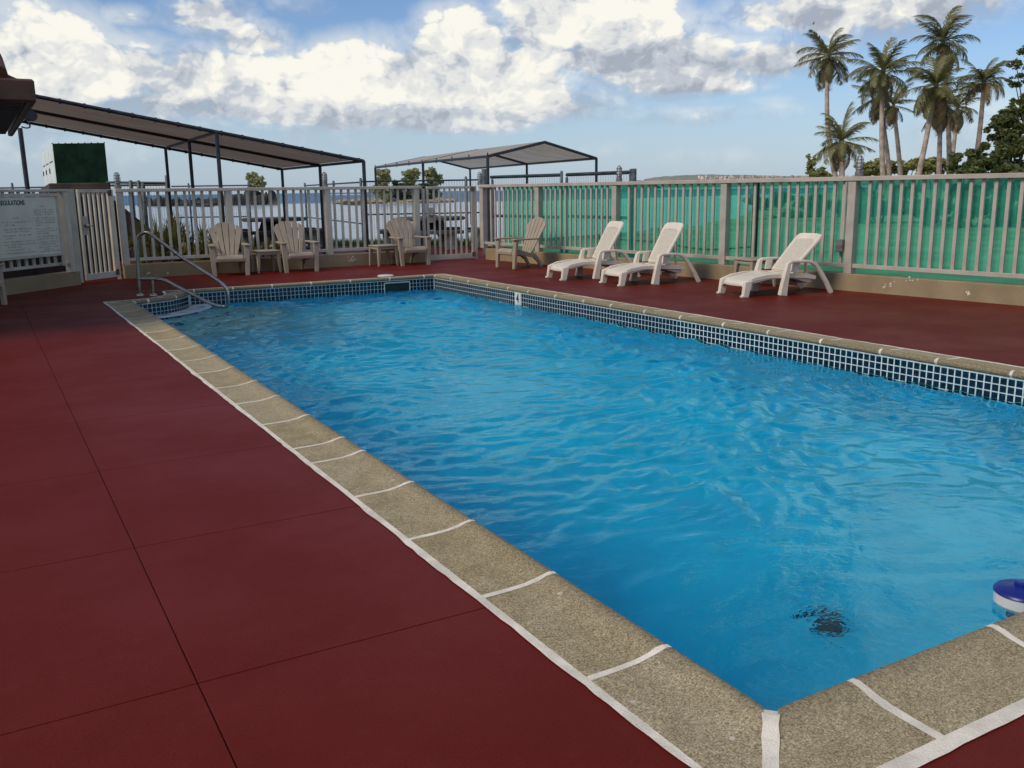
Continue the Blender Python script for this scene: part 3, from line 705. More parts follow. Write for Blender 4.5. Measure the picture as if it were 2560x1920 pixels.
chips(cw_far, [((6.28, 17.150 - .003, .13), (1, .03), .045, 16), ((2.52, 17.035, .07), (1, .03), .012, 2), ((2.83, 17.046, .06), (1, .03), .010, 2), ((3.6, 17.07, .13), (1, .03), .01, 2)])
rx = lambda y: 9.12 + (16.96 - y) * .12966 - .004
chips(cw_right, [((rx(8.0), 8.0, .13), (.13, -1), .05, 9), ((rx(7.7), 7.7, .19), (.13, -1), .05, 5), ((rx(6.95), 6.95, .10), (.13, -1), .02, 4)])

BAL = {}
def bal_src(m, w, h):
    return (m, round(h, 3), w)
def picket(name, label, A, B, posts, bars, m, z=(1.455, 1.512), low=(.29, .345), base=.236, pw=.115, bw=.046, bd=.03, group=None, extra_rail=True, top_over=.0):
    """fence in the vertical plane A-B; posts and bars are distances from A"""
    A, B = Vector((A[0], A[1], 0)), Vector((B[0], B[1], 0)); d = (B - A).normalized(); rz = math.atan2(d.y, d.x)
    t = thing(name, label, 'fence', tuple(A), rz)
    src = None
    for s in posts:
        b = MB(); b.box((s, 0, (base + z[1] - .006) / 2), (pw, pw, z[1] - .006 - base)); 
        if src is None: src = b.build('post', m, t, bevel=.006, local=True); s0 = s
        else: inst('post', src, t, (s - s0, 0, 0))
    ends = sorted(posts)
    b = MB(); b.box(((ends[0] + ends[-1]) / 2, -.012, (z[0] + z[1]) / 2), (ends[-1] - ends[0] + pw + .02, pw + .012, z[1] - z[0])); b.build('top_rail', m, t, bevel=.006, local=True)
    for p, q in zip(ends[:-1], ends[1:]):
        b = MB(); b.box(((p + q) / 2, -.004, (low[0] + low[1]) / 2), (q - p - pw, .05, low[1] - low[0])); b.build('bottom_rail', m, t, bevel=.004, local=True)
    src = None
    for s in bars:
        if src is None:
            b = MB(); b.box((0, 0, (low[1] + z[0]) / 2), (bw, bd, z[0] - low[1] + .004)); src = b.build('baluster', m, t, bevel=.003, local=True); src.location = (s, -.004, 0)
        else: inst('baluster', src, t, (s, -.004, 0))
    return t
FA, FB = (2.1, 17.12), (9.0, 17.32)
bars = [.25 + .149 * k for k in range(11)] + [2.09 + .1455 * k for k in range(11)] + [3.90 + .1475 * k for k in range(11)]
far_f = picket('picket_fence', 'cream far fence between the two gates, behind the beige chairs', FA, FB, [.08, 1.90, 3.757, 5.62], bars, M['fence'])
RA, RB = (9.22, 17.0), (10.62, 6.2)
bars = [.10 + .149 * k for k in range(10)] + [1.88 + .1417 * k for k in range(13)] + [4.115 + .155 * k for k in range(13)] + [6.47 + .149 * k for k in range(13)] + [8.64 + .1494 * k for k in range(14)] + [10.95 + .1494 * k for k in range(13)]
right_f = picket('picket_fence', 'long greige fence on the right with green netting behind its bars', RA, RB, [-.18, 1.65, 3.79, 6.21, 8.40, 10.80, 13.0], bars, M['fence_grey'], z=(1.462, 1.522), low=(.305, .36), base=.226, pw=.118)
SA, SB = (-1.49, 13.57), (1.44, 16.47)
sl = math.dist(SA, SB)
sx = lambda k: (sl - 1.74 + k)
sign_f = picket('picket_fence', 'cream fence on the left that carries the white rules sign', SA, SB, [.1, 2.1, sx(1.47)], [sx(1.30 - .148 * k) for k in range(1, 16)], M['fence'], z=(1.47, 1.51), low=(.34, .385), base=.216, pw=.11)
# the small panel between sign fence and gate
b = MB(); b.beam((1.36, 16.39, .21), (1.36, 16.39, 1.505), .03, .05); b.build('jamb', M['fence'], sign_f)
b = MB(); b.beam((1.40, 16.43, .03), (1.40, 16.43, 1.512), .05, .05); b.build('jamb', M['fence'], sign_f)
# dark concrete wall seen through the left fence
dS = Vector((SB[0] - SA[0], SB[1] - SA[1])).normalized(); nS = Vector((-dS.y, dS.x))

def gate(label, A, B, z0, z1, nbars, latch_at, m, hinge_end=1):
    A3, B3 = Vector((A[0], A[1], 0)), Vector((B[0], B[1], 0)); d = (B3 - A3); L = d.length; rz = math.atan2(d.y, d.x)
    t = thing('gate', label, 'gate', tuple(A3), rz)
    fr = .045
    for s in (fr / 2, L - fr / 2): b = MB(); b.box((s, 0, (z0 + z1) / 2), (fr, .045, z1 - z0)); b.build('stile', m, t, bevel=.004, local=True)
    b = MB(); b.box((L / 2, 0, z1 - .025), (L - 2 * fr, .043, .05)); b.build('top_rail', m, t, bevel=.003, local=True)
    b = MB(); b.box((L / 2, 0, z0 + .05), (L - 2 * fr, .047, .10)); b.build('bottom_rail', m, t, bevel=.003, local=True)
    src = None
    for k in range(nbars):
        s = fr + (L - 2 * fr) * (k + 1) / (nbars + 1)
        if src is None: b = MB(); b.box((0, 0, (z0 + .10 + z1 - .05) / 2), (.038, .03, z1 - .05 - z0 - .10 + .004)); src = b.build('bar', m, t, bevel=.003, local=True); src.location = (s, 0, 0)
        else: inst('bar', src, t, (s, 0, 0))
    b = MB(); b.box((.075, -.026, .93), (.10, .012, .30)); pl = b.build('lock_plate', M['fence_grey'], t, bevel=.003, local=True)
    b = MB(); b.lathe([(.018, 0), (.018, .03), (.03, .045), (.03, .07), (.012, .082)], (0, 0, 0), 14); h_ = b.build('handle', M['steel'], pl, smooth_=True, local=True); h_.location = (.065, -.03, .93); h_.rotation_euler = (math.pi / 2, 0, 0)
    b = MB(); b.beam((.07, -.07, .925), (.20, -.075, .92), .016, .02); b.build('latch_lever', M['steel'], pl, bevel=.003, local=True)
    for z in (z0 + .08, z1 - .06):
        b = MB(); b.tube([(L + .012, -.025, z - .05), (L + .012, -.025, z + .05)], .018, 8); b.box((L - .02, -.026, z), (.06, .01, .09)); b.build('hinge', M['rust'], t, local=True)
    return t
gate('left gate of vertical cream bars between the rules sign and the far fence', (1.47, 16.50), (2.00, 17.00), .05, 1.505, 5, .1, M['fence'])
gate('far gate of vertical cream bars in the corner, right of the third beige chair', (7.955, 17.29), (9.025, 17.32), .02, 1.498, 7, .1, M['fence'])
b = MB(); b.beam((7.885, 17.29, .0), (7.885, 17.29, 1.50), .05, .05); b.build('jamb', M['fence'], far_f)
b = MB(); b.beam((9.08, 17.325, .0), (9.08, 17.325, 1.50), .06, .05); b.build('jamb', M['fence'], far_f)
b = MB(); b.beam((2.045, 17.06, .0), (2.045, 17.06, 1.505), .045, .05); b.build('jamb', M['fence'], far_f)
b = MB(); b.beam((5.62 * .9996 + 2.1, 17.29, 1.483), (7.91, 17.29, 1.483), .05, .05); b.build('head_rail', M['fence'], far_f)

# green net behind the right fence, with slack folds
dR = Vector((RB[0] - RA[0], RB[1] - RA[1])).normalized(); nR = Vector((-dR.y, dR.x))
if nR.x < 0: nR = -nR
b = MB(); nx, nz = 150, 16
for i in range(nx + 1):
    s = .42 + 13.2 * i / nx
    for j in range(nz + 1):
        z = .20 + 1.27 * j / nz; w = .085 + .010 * math.sin(s * 5.1 + j * .2) + .012 * math.sin(s * 2.3 + 1 + j * .13) + rnd.uniform(-.002, .002)
        b.v.append((RA[0] + dR.x * s + nR.x * w, RA[1] + dR.y * s + nR.y * w, z))
for i in range(nx):
    for j in range(nz): k = i * (nz + 1) + j; b.f.append((k, k + 1, k + nz + 2, k + nz + 1))
tag(b.build('privacy_net', M['net'], smooth_=True), 'sheer green privacy net stretched behind the right hand fence', 'net')
# brown post standing between net and bars, electric box on the fourth fence post
def rpt(s, off, z): return (RA[0] + dR.x * s + nR.x * off, RA[1] + dR.y * s + nR.y * off, z)
b = MB(); b.beam(rpt(6.74, .048, .2), rpt(6.74, .048, 1.47), .10, .05); tag(b.build('post', M['brown_post'], bevel=.006), 'dark brown post behind the fence bars above the small table', 'post')
t = thing('outlet_box', 'small grey electrical box with conduit on the fence post right of the nearest lounger', 'electrical box', rpt(8.26, -.06, .9))
b = MB(); b.box(rpt(8.29, -.06, .60), (.10, .10, .17), math.atan2(dR.y, dR.x)); b.build('box', M['cage'], t, bevel=.006)
b = MB(); b.tube([rpt(8.315, -.06, .68), rpt(8.315, -.055, 1.45)], .014, 8); b.build('conduit', M['fence_grey'], t)
# black hose lying along the foot of the net
pts = [rpt(s, .16, .50 - .10 * math.sin(s * 1.4) * .5 + .02 * math.sin(s * 3)) for s in np.linspace(.45, 6.6, 40)]
b = MB(); b.tube(pts, .014, 6); tag(b.build('hose', M['black'], smooth_=True), 'black hose strung along behind the green net', 'hose')

# caged lamps on the fence posts
def lamp(label, p):
    t = thing('post_lamp', label, 'lamp', p, 0, 'caged lamps on the fence posts')
    b = MB(); b.lathe([(.055, 0), (.055, .05), (.045, .07), (.045, .10)], (0, 0, 0), 16); b.build('base', M['cage'], t, local=True, smooth_=True)
    b = MB(); b.lathe([(.036, .10), (.040, .16), (.036, .22), (.022, .25), (.004, .258)], (0, 0, 0), 16); b.build('globe', M['glass_cage'], t, local=True, smooth_=True)
    b = MB()
    for k in range(6):
        g = math.pi * k / 3; b.tube([(.047 * math.cos(g) * f, .047 * math.sin(g) * f, z) for f, z in ((1, .09), (1.05, .16), (.95, .23), (.55, .265), (.05, .275))], .0045, 5)
    for z in (.13, .18, .225): b.tube([(.049 * math.cos(g), .049 * math.sin(g), z) for g in np.linspace(0, 2 * math.pi, 17)], .004, 5)
    b.build('cage', M['cage'], t, local=True)
    return t
l0 = lamp('caged lamp on the far fence post next to the left gate', (2.17, 17.14, 1.51))
for lab, p in (('caged lamp on the far fence post left of the far gate', (5.84, 17.25, 1.51)), ('caged lamp in the corner where far gate and green net meet', (9.18, 17.28, 1.51)),
               ('caged lamp on the fence post above the two paired loungers', rpt(3.80, .06, 1.52)), ('caged lamp on the fence post below the palms', rpt(8.42, .06, 1.52))): dup(l0, p, 0, lab)

# ---- rules sign ---------------------------------------------------------
rz = math.atan2(dS.y, dS.x)
def spt(k, off, z): s = sx(k); return Vector((SA[0] + dS.x * s - nS.x * off, SA[1] + dS.y * s - nS.y * off, z))
S0 = spt(-.1, .05, 0)
sg = thing('rules_sign', 'faded white rules sign lettered REGULATIONS on the left fence', 'sign', tuple(S0), rz)
kr, kl = 1.205, -1.3
b = MB(); b.beam(spt(kl, .075, .97), spt(kr, .075, .97), .02, .86); b.build('panel', M['sign_panel'], sg)
b = MB(); b.beam(spt(kl, .085, 1.425), spt(kr + .045, .085, 1.425), .045, .045); b.build('frame', M['fence'], sg, bevel=.003)
b = MB(); b.beam(spt(kl, .085, .525), spt(kr + .045, .085, .525), .05, .045); b.build('frame', M['fence'], sg, bevel=.003)
b = MB(); b.beam(spt(kr + .022, .085, .34), spt(kr + .022, .085, 1.40), .045, .045); b.build('frame', M['fence'], sg, bevel=.003)
def smw(k, z, off=.0875): 
    o_ = spt(k, off, z); return Matrix(((dS.x, 0, -nS.x, o_.x), (dS.y, 0, -nS.y, o_.y), (0, 1, 0, o_.z), (0, 0, 0, 1)))
text_mesh('heading', 'Y REGULATIONS', .096, M['ink_green'], sg, smw(.025, 1.285), xs=.76, off=.0022, ext=.0008)
ink = MB(); rs = random.Random(11)
def scrib(k0, z, n, gs, h):
    k = k0
    for i in range(n):
        w = gs * rs.uniform(.55, .9)
        if rs.random() > .10:
            for j in range(rs.randint(2, 4)):
                if rs.random() < .5: a, c = (k + rs.uniform(0, w * .3), z + rs.uniform(0, h)), None; c = (a[0] + w * rs.uniform(.4, .8), a[1])
                else: a = (k + rs.uniform(0, w), z); c = (a[0], z + h * rs.uniform(.5, 1))
                p, q = spt(a[0], .0872, a[1]), spt(c[0], .0872, c[1]); ink.beam(p, q, .0006, .0045) if abs(a[1] - c[1]) < 1e-6 else ink.beam(p, q, .0045, .0006, (-nS.x, -nS.y, 0))
        k += gs
scrib(.86, 1.25, 5, .035, .026)
for r_, (z, k0, nn) in enumerate(((1.195, .70, 14), (1.16, .73, 13), (1.125, .73, 13), (1.075, .71, 14), (1.04, .74, 13), (1.005, .74, 13), (.97, .74, 4), (.915, .73, 14), (.88, .75, 13), (.845, .75, 8), (.80, .74, 14), (.765, .76, 12), (.715, .75, 14), (.68, .80, 10), (.64, .77, 13), (.605, .85, 6), (.575, .78, 14))): scrib(k0, z, nn, .032, .021)
scrib(.27, 1.085, 5, .035, .026)
for z, k0, nn in ((1.03, .10, 17), (.99, .16, 6), (.93, .10, 18), (.893, .16, 14), (.84, .10, 17), (.803, .15, 4), (.75, .10, 19), (.71, .10, 19), (.673, .16, 8), (.63, .12, 15), (.585, .12, 17)): scrib(k0, z, nn, .032, .021)
ink.build('small_print', M['ink_grey'], sg)

# ================================================================== FURNITURE
def pathbox(b, pts, wy, th, y):
    """bar following (x,z) points, width wy in y, thickness th per point"""
    P = [Vector((x, 0, z)) for x, z in pts]; th = th if isinstance(th, (list, tuple)) else [th] * len(P); wy = wy if isinstance(wy, (list, tuple)) else [wy] * len(P); o = len(b.v)
    for i, p in enumerate(P):
        t = (P[min(i + 1, len(P) - 1)] - P[max(i - 1, 0)]).normalized(); nn = Vector((-t.z, 0, t.x)) * th[i] / 2
        for sy, sn in ((-1, -1), (1, -1), (1, 1), (-1, 1)): b.v.append((p.x + nn.x * sn, y + sy * wy[i] / 2, p.z + nn.z * sn))
    for i in range(len(P) - 1):
        for k in range(4): b.f.append((o + i * 4 + k, o + i * 4 + (k + 1) % 4, o + (i + 1) * 4 + (k + 1) % 4, o + (i + 1) * 4 + k))
    b.f.append((o, o + 1, o + 2, o + 3)); e = o + (len(P) - 1) * 4; b.f.append((e + 3, e + 2, e + 1, e)); return b

# fan-back garden chair; local +x right, front towards -y, origin between the front feet
def make_chair(label, loc, rz, group):
    t = thing('fan_back_chair', label, 'chair', loc, rz, group); m = M['beige']
    def yz(b, pts, wx, th, x): # bar in the y-z plane
        c = MB(); pathbox(c, pts, wx, th, 0); b.add([(x + v[1], v[0], v[2]) for v in c.v], c.f); return b
    # front legs: broad flat plates that lean out and carry the arms
    for s in (-1, 1):
        b = MB(); x0, x1 = s * .275, s * .245
        b.hexa([(x0 - .035, -.02, 0), (x0 + .035, -.02, 0), (x0 + .035, .03, 0), (x0 - .035, .03, 0)], [(x1 - .048 + s * .05, .01, .52), (x1 + .048 + s * .05, .01, .52), (x1 + .048 + s * .05, .07, .52), (x1 - .048 + s * .05, .07, .52)])
        b.build('leg', m, t, bevel=.006, local=True)
        b = MB(); yz(b, [(.66, 0), (.60, .12), (.50, .22), (.40, .27)], .05, [.045, .06, .08, .08], s * .20); b.build('leg', m, t, bevel=.006, local=True)
        b = MB(); b.prism([(s * .295 - .055, -.03), (s * .295 + .055, -.03), (s * .30 + .045, .35), (s * .27 + .035, .58), (s * .27 - .025, .58), (s * .285 - .05, .35)], .515, .543); b.build('arm', m, t, bevel=.008, local=True)
        b = MB(); yz(b, [(0.02, .30), (.25, .265), (.48, .22)], .03, .07, s * .235); b.build('side_rail', m, t, bevel=.005, local=True)
    b = MB(); yz(b, [(-.005, .255), (-.012, .30), (.005, .335), (.05, .352), (.16, .335), (.30, .295), (.42, .255), (.50, .235)], .44, .022, 0); b.build('seat', m, t, bevel=.004, local=True)
    b = MB(); b.box((0, .005, .285), (.50, .022, .085)); b.build('apron', m, t, bevel=.006, local=True)
    # five slats fanning out, rounded tops on an arc
    th = math.radians(24); org = Vector((0, .46, .235)); uz = Vector((0, math.sin(th), math.cos(th))); un = Vector((0, -math.cos(th), math.sin(th)))
    for k in range(5):
        a0, a1 = (k - 2.5) / 5, (k - 1.5) / 5
        def w(t_): return .30 + .30 * min(1, t_ / .62) ** 1.0 - (.06 * max(0, (t_ - .62) / .12) if t_ > .62 else 0)
        gap = .0065; pts = []
        hs = [0, .12, .25, .38, .50]
        lft = [(a0 * w(h) + gap, h) for h in hs]; rgt = [(a1 * w(h) - gap, h) for h in hs]
        top = []
        for q in range(6):
            f = q / 5; a = a1 + (a0 - a1) * f; xx = a * .60; hh = .735 - .26 * (abs(a) * 2) ** 2.2 * .55 - .012 * abs(2 * f - 1) ** 3
            top.append((xx + (gap if f > .5 else -gap), hh))
        poly = lft[:1] + rgt + top + lft[:0:-1]
        bow = lambda x: -.10 * x * x
        B_ = [org + Vector((x, 0, 0)) + uz * h + un * (bow(x) - .011) for x, h in poly]; T_ = [org + Vector((x, 0, 0)) + uz * h + un * (bow(x) + .011) for x, h in poly]
        b = MB(); b.hexa(B_, T_); b.build('slat', m, t, bevel=.004, local=True)
    # ledges that tie the slats together
    for h, w_ in ((.06, .32), (.34, .46)):
        c_ = org + uz * h - un * .02; b = MB(); b.beam(c_ + Vector((-w_ / 2, 0, 0)), c_ + Vector((w_ / 2, 0, 0)), .02, .05, uz); b.build('brace', m, t, local=True)
    return t
GC = 'beige fan back chairs round the pool'
c1 = make_chair('beige fan back chair by the far fence, nearest the handrail', (3.775, 16.385, 0), math.radians(-9), GC)
dup(c1, (5.02, 16.35, 0), math.radians(-1), 'beige fan back chair in the middle of the far fence')
dup(c1, (7.30, 16.44, 0), math.radians(1), 'beige fan back chair beside the far gate')
dup(c1, (8.345, 14.77, 0), math.radians(-86), 'beige fan back chair turned sideways in front of the green net')
# the chair whose one leg shows at the left edge
dup(c1, atz(25, 762, 0) - Vector((.185, .22, 0)), math.radians(62), 'beige chair cut by the left edge, one leg showing')

def make_table(label, loc, rz, group, h=.42, sz=.44):
    t = thing('side_table', label, 'table', loc, rz, group); m = M['beige']; a = sz / 2
    b = MB(); b.box((0, 0, h - .014), (sz, sz, .028)); b.build('table_top', m, t, bevel=.008, local=True)
    b = MB()
    for s in (-1, 1): b.box((0, s * (a - .03), h - .05), (sz - .10, .02, .045)); b.box((s * (a - .03), 0, h - .05), (.02, sz - .10, .045))
    b.build('skirt', m, t, local=True)
    for sx_ in (-1, 1):
        for sy_ in (-1, 1):
            x, y = sx_ * (a - .045), sy_ * (a - .045); x0, y0 = sx_ * (a - .02), sy_ * (a - .02)
            b = MB(); b.hexa([(x0 - .016, y0 - .016, 0), (x0 + .016, y0 - .016, 0), (x0 + .016, y0 + .016, 0), (x0 - .016, y0 + .016, 0)], [(x - .034, y - .034, h - .028), (x + .034, y - .034, h - .028), (x + .034, y + .034, h - .028), (x - .034, y + .034, h - .028)]); b.build('leg', m, t, bevel=.004, local=True)
    return t
GT = 'small square beige tables'
t1 = make_table('small beige table between the two chairs left on the far fence', (4.50, 16.80, 0), .02, GT, .40)
dup(t1, (6.80, 16.84, 0), .06, 'small beige table left of the chair beside the far gate')
dup(t1, (9.66, 9.80, 0), -.12, 'small beige table behind the nearest lounger')

# resin lounger: x from foot to head, y across, origin under the middle of the foot end
def make_lounger(label, loc, rz, top, group):
    t = thing('sun_lounger', label, 'sun lounger', loc, rz, group); m = M['white_resin']
    # leg rest: a rolled-edge shell
    xs_ = [0, .03, .09, .2, .35, .5, .62, .74]; b = MB(); ny = 12; o = 0; rows = []
    for i, x in enumerate(xs_):
        zt = .205 + .085 * min(1, x / .45) - .02 * max(0, (x - .5) / .25); zt -= .055 if i == 0 else (.012 if i == 1 else 0)
        hw = .285 if x > .05 else .25
        for j in range(ny + 1):
            f = j / ny * 2 - 1; b.v.append((x + .03 * (1 - f * f) * -1 * (1 if x < .1 else 0), hw * f, zt - .010 * (1 - abs(f) ** 4) - (.045 if abs(f) == 1 else 0)))
    for i in range(len(xs_) - 1):
        for j in range(ny): k = i * (ny + 1) + j; b.f.append((k, k + 1, k + ny + 2, k + ny + 1))
    leg = b.build('leg_rest', m, t, smooth_=True, local=True)
    md = leg.modifiers.new('thick', 'SOLIDIFY'); md.thickness = .016; md.offset = -1
    for s in (-1, 1):
        b = MB(); pathbox(b, [(.0, .175), (.15, .232), (.35, .258), (.60, .255), (.95, .24), (1.10, .21)], .028, [.06, .055, .055, .06, .065, .05], s * .275); b.build('side_rail', m, t, bevel=.006, local=True)
        # foot legs, with a small sandal foot
        b = MB(); b.hexa([(-.035, s * .275 - .03, 0), (.045, s * .275 - .03, 0), (.045, s * .275 + .03, 0), (-.035, s * .275 + .03, 0)], [(-.01, s * .27 - .032, .20), (.10, s * .27 - .032, .22), (.10, s * .27 + .032, .22), (-.01, s * .27 + .032, .20)])
        b.box((-.03, s * .275, .014), (.05, .058, .028)); b.build('leg', m, t, bevel=.006, local=True)
        # middle leg that runs up into the arm, along and down again as the rear leg
        b = MB(); pathbox(b, [(.555, 0), (.575, .14), (.605, .30), (.63, .415), (.665, .437), (.75, .44), (.90, .438), (.985, .425), (1.06, .385), (1.15, .28), (1.25, .14), (1.335, 0)],
                          [.065] * 3 + [.055] * 9, [.115, .095, .075, .055, .034, .034, .036, .04, .045, .05, .052, .055], s * .315); b.build('arm', m, t, bevel=.007, local=True)
        b = MB(); b.box((.535, s * .315, .012), (.05, .06, .024)); b.build('foot', m, t, bevel=.005, local=True)
        b = MB(); b.extr([(.70, .30), (.80, .30), (.815, .425), (.72, .425)], 'y', s * .292 - .012, s * .292 + .012); b.build('gusset', m, t, local=True)
    # seat pan and the box below the back rest
    b = MB(); b.extr([(.72, .275), (1.02, .25), (1.06, .16), (1.00, .14), (.72, .225)], 'y', -.26, .26); b.build('seat_pan', m, t, bevel=.008, local=True)
    b = MB(); b.extr([(.93, .14), (1.06, .14), (1.05, .085), (.95, .085)], 'y', -.12, .12); b.build('tray', m, t, bevel=.008, local=True)
    # back rest: frame with a rounded head, woven panel set back in it
    hx, hz = .76, .30; tx, tz = top; L = math.hypot(tx - hx, tz - hz); ux, uz_ = (tx - hx) / L, (tz - hz) / L; nx_, nz_ = -uz_, ux
    def shell(poly, n0, n1):
        P0 = [(hx + ux * l + nx_ * n0, y, hz + uz_ * l + nz_ * n0) for y, l in poly]; P1 = [(hx + ux * l + nx_ * n1, y, hz + uz_ * l + nz_ * n1) for y, l in poly]; return P0, P1
    outl = [(-.215, 0), (.215, 0), (.245, L * .55), (.258, L * .84), (.250, L * .93), (.215, L * .985), (.12, L), (-.12, L), (-.215, L * .985), (-.250, L * .93), (-.258, L * .84), (-.245, L * .55)]
    inn = [(-.165, .02), (.165, .02), (.192, L * .55), (.200, L * .74), (.188, L * .79), (.15, L * .815), (.08, L * .825), (-.08, L * .825), (-.15, L * .815), (-.188, L * .79), (-.200, L * .74), (-.192, L * .55)]
    b = MB(); n_ = len(outl); A0, A1 = shell(outl, -.018, .016); I0, I1 = shell(inn, -.018, .016); b.v = A0 + A1 + I0 + I1
    for i in range(n_):
        j = (i + 1) % n_; b.f += [(i, j, n_ + j, n_ + i), (n_ + i, n_ + j, 3 * n_ + j, 3 * n_ + i), (i, 2 * n_ + i, 2 * n_ + j, j), (2 * n_ + i, 3 * n_ + i, 3 * n_ + j, 2 * n_ + j)]
    b.build('back_frame', m, t, bevel=.007, local=True, smooth_=2)
    b = MB(); b.hexa(*shell(inn, -.012, .007)); b.build('back_panel', M['weave'], t, local=True)
    b = MB(); b.hexa(*shell([(-.235, -.01), (.235, -.01), (.235, .05), (-.235, .05)], -.03, -.012)); b.build('hinge_bar', m, t, bevel=.004, local=True)
    b = MB(); b.beam((hx + ux * L * .55 - nx_ * .02, .14, hz + uz_ * L * .55 - nz_ * .02), (1.05, .14, .2), .03, .025); b.build('prop', m, t, local=True)
    b = MB(); b.beam((hx + ux * L * .55 - nx_ * .02, -.14, hz + uz_ * L * .55 - nz_ * .02), (1.05, -.14, .2), .03, .025); b.build('prop', m, t, local=True)
    return t
GL = 'white resin sun loungers along the green net'
make_lounger('nearest white sun lounger, its back reclined lowest, foot towards the pool', (8.575, 9.09, 0), math.radians(-9.5), (1.22, .775), GL)
up = make_lounger('white sun lounger standing between the other two, back upright', (8.14, 11.19, 0), math.radians(-6.5), (1.10, .885), GL)
dup(up, (7.95, 12.44, 0), math.radians(-8), 'white sun lounger farthest from the camera, beside the sideways beige chair')

# pool handrail
hb = Vector((1.93, 14.05, 0)); hd = Vector((.79, -.61, 0))
hp = lambda s, z: hb + hd * s + Vector((0, 0, z))
def rounded(pts, r=.09, n=7):
    out = [pts[0]]
    for a, p, c in zip(pts[:-2], pts[1:-1], pts[2:]):
        d1, d2 = (a - p), (c - p); rr = min(r, d1.length * .48, d2.length * .48); s0, s1 = p + d1.normalized() * rr, p + d2.normalized() * rr
        for k in range(n + 1): f = k / n; out.append(s0 * (1 - f) ** 2 + p * 2 * f * (1 - f) + s1 * f * f)
    return out + [pts[-1]]
hr = thing('pool_handrail', 'bent stainless steel handrail over the curved pool steps', 'handrail', tuple(hb))
b = MB(); b.tube(rounded([hp(0, .005), hp(.01, .40), hp(.045, .845), hp(.20, .905), hp(.70, .525), hp(1.17, .232), hp(1.335, .10), hp(1.33, -.17), hp(1.12, -.145), hp(.73, .047), hp(.37, .235), hp(.01, .237)], .11), .0245, 14); b.build('rail', M['steel'], hr, smooth_=True)
b = MB(); b.tube([hp(.205, .005), hp(.212, .225)], .022, 12); b.build('post', M['steel'], hr, smooth_=True)
for s in (0, .205): b = MB(); b.lathe([(.058, 0), (.056, .010), (.034, .022), (.028, .03)], tuple(hp(s, 0)), 16); b.build('escutcheon', M['steel'], hr, smooth_=True)

# chlorine floater at the right edge of the water
fl = thing('chlorine_floater', 'round blue and white chlorine floater in the near water by the coping', 'pool float', (3.38, 1.92, ZWATER))
b = MB(); b.lathe([(.035, .070), (.045, .066), (.088, .060), (.100, .052), (.103, .044), (.098, .040)], (0, 0, 0), 32); b.build('lid', M['blue_plastic'], fl, local=True, smooth_=True)
b = MB(); b.lathe([(.030, .068), (.030, .084), (.022, .088), (.006, .088)], (0, 0, 0), 20); b.build('cap', M['blue_plastic'], fl, local=True, smooth_=True)
b = MB(); b.lathe([(.07, -.05), (.094, -.03), (.098, -.005), (.098, .039)], (0, 0, 0), 32); b.build('ring', M['white'], fl, local=True, smooth_=True)
b = MB(); b.lathe([(.045, -.16), (.05, -.15), (.05, -.05)], (0, 0, 0), 20); b.build('basket', M['blue_plastic'], fl, local=True, smooth_=True)

# ================================================================== BEYOND THE FENCE
def wire_mesh(b, P, Q, z0, z1, cell=.075, r=.0022):
    """woven diamond wire between P and Q"""
    P, Q = Vector(P), Vector(Q); L = (Q - P).length; d = (Q - P) / L; n = int(L / cell); H = z1 - z0; m = int(H / cell)
    side = Vector((-d.y, d.x, 0)) * r
    for i in range(n + 1):
        for sg in (0, 1):
            pts = []
            for j in range(m + 1):
                s = (i + (.5 if (j + sg) % 2 else 0) * (1 if sg == 0 else 1)) * cell
                pts.append(P + d * min(s, L) + Vector((0, 0, z0 + H * j / m)))
            for a, c in zip(pts[:-1], pts[1:]):
                o = len(b.v); t = (c - a).normalized() ; nrm = d * t.z * r - Vector((0, 0, 1)) * t.dot(d) * r
                b.v += [tuple(a - nrm), tuple(a + nrm), tuple(c + nrm), tuple(c - nrm)]; b.f.append((o, o + 1, o + 2, o + 3))
    return b
def chain_fence(label, A, B, posts, ztop, mid=None, thick=.022, pth=.03, tops=None, mesh=True, zb=.02):
    """A, B: (px, depth); ztop: rail heights at the ends"""
    a, c = at(A[0], 480, A[1]), at(B[0], 480, B[1]); a.z = c.z = 0
    t = thing('chain_link_fence', label, 'fence', tuple(a), 0)
    b = MB(); b.tube([a + Vector((0, 0, ztop[0])), c + Vector((0, 0, ztop[1]))], thick, 8); b.build('top_rail', M['chain'], t, smooth_=True)
    if mid:
        for mz in mid: b = MB(); b.tube([a + Vector((0, 0, mz)), c + Vector((0, 0, mz))], thick * .9, 8); b.build('mid_rail', M['chain'], t, smooth_=True)
    for i, f in enumerate(posts):
        p = a.lerp(c, f); zt = ztop[0] + (ztop[1] - ztop[0]) * f + (tops[i] if tops else .10)
        b = MB(); b.tube([p + Vector((0, 0, -.3)), p + Vector((0, 0, zt - .03)), p + Vector((0, 0, zt))], [pth, pth, pth * .6], 8); b.build('post', M['pole_grey'], t, smooth_=True)
    if mesh: b = MB(); wire_mesh(b, a, c, zb, min(ztop) + .02); stuff(b.build('wire_mesh', M['chain'], t))
    return t
chain_fence('chain link fence by the water, seen through the far gate', (903, 25.2), (1207, 25.8), (0, .86), (1.685, 1.70), mid=(.80,), pth=.04)
chain_fence('chain link fence running out to the water behind the middle beige chair', (903, 25.2), (763, 33), (.42, 1), (1.67, 1.66), mid=(.55,), pth=.04, zb=-.4)
chain_fence('chain link fence by the water behind the garden plants', (430, 31), (624, 31), (.22, .99), (1.68, 1.68), mid=(.65,))
chain_fence('dark chain link fence with tall end post right of the green generator', (268, 24), (420, 24), (.40, .53, .60, 1), (1.74, 1.705), tops=(.06, .06, .0, .20), mid=(1.66,), thick=.03, pth=.05)
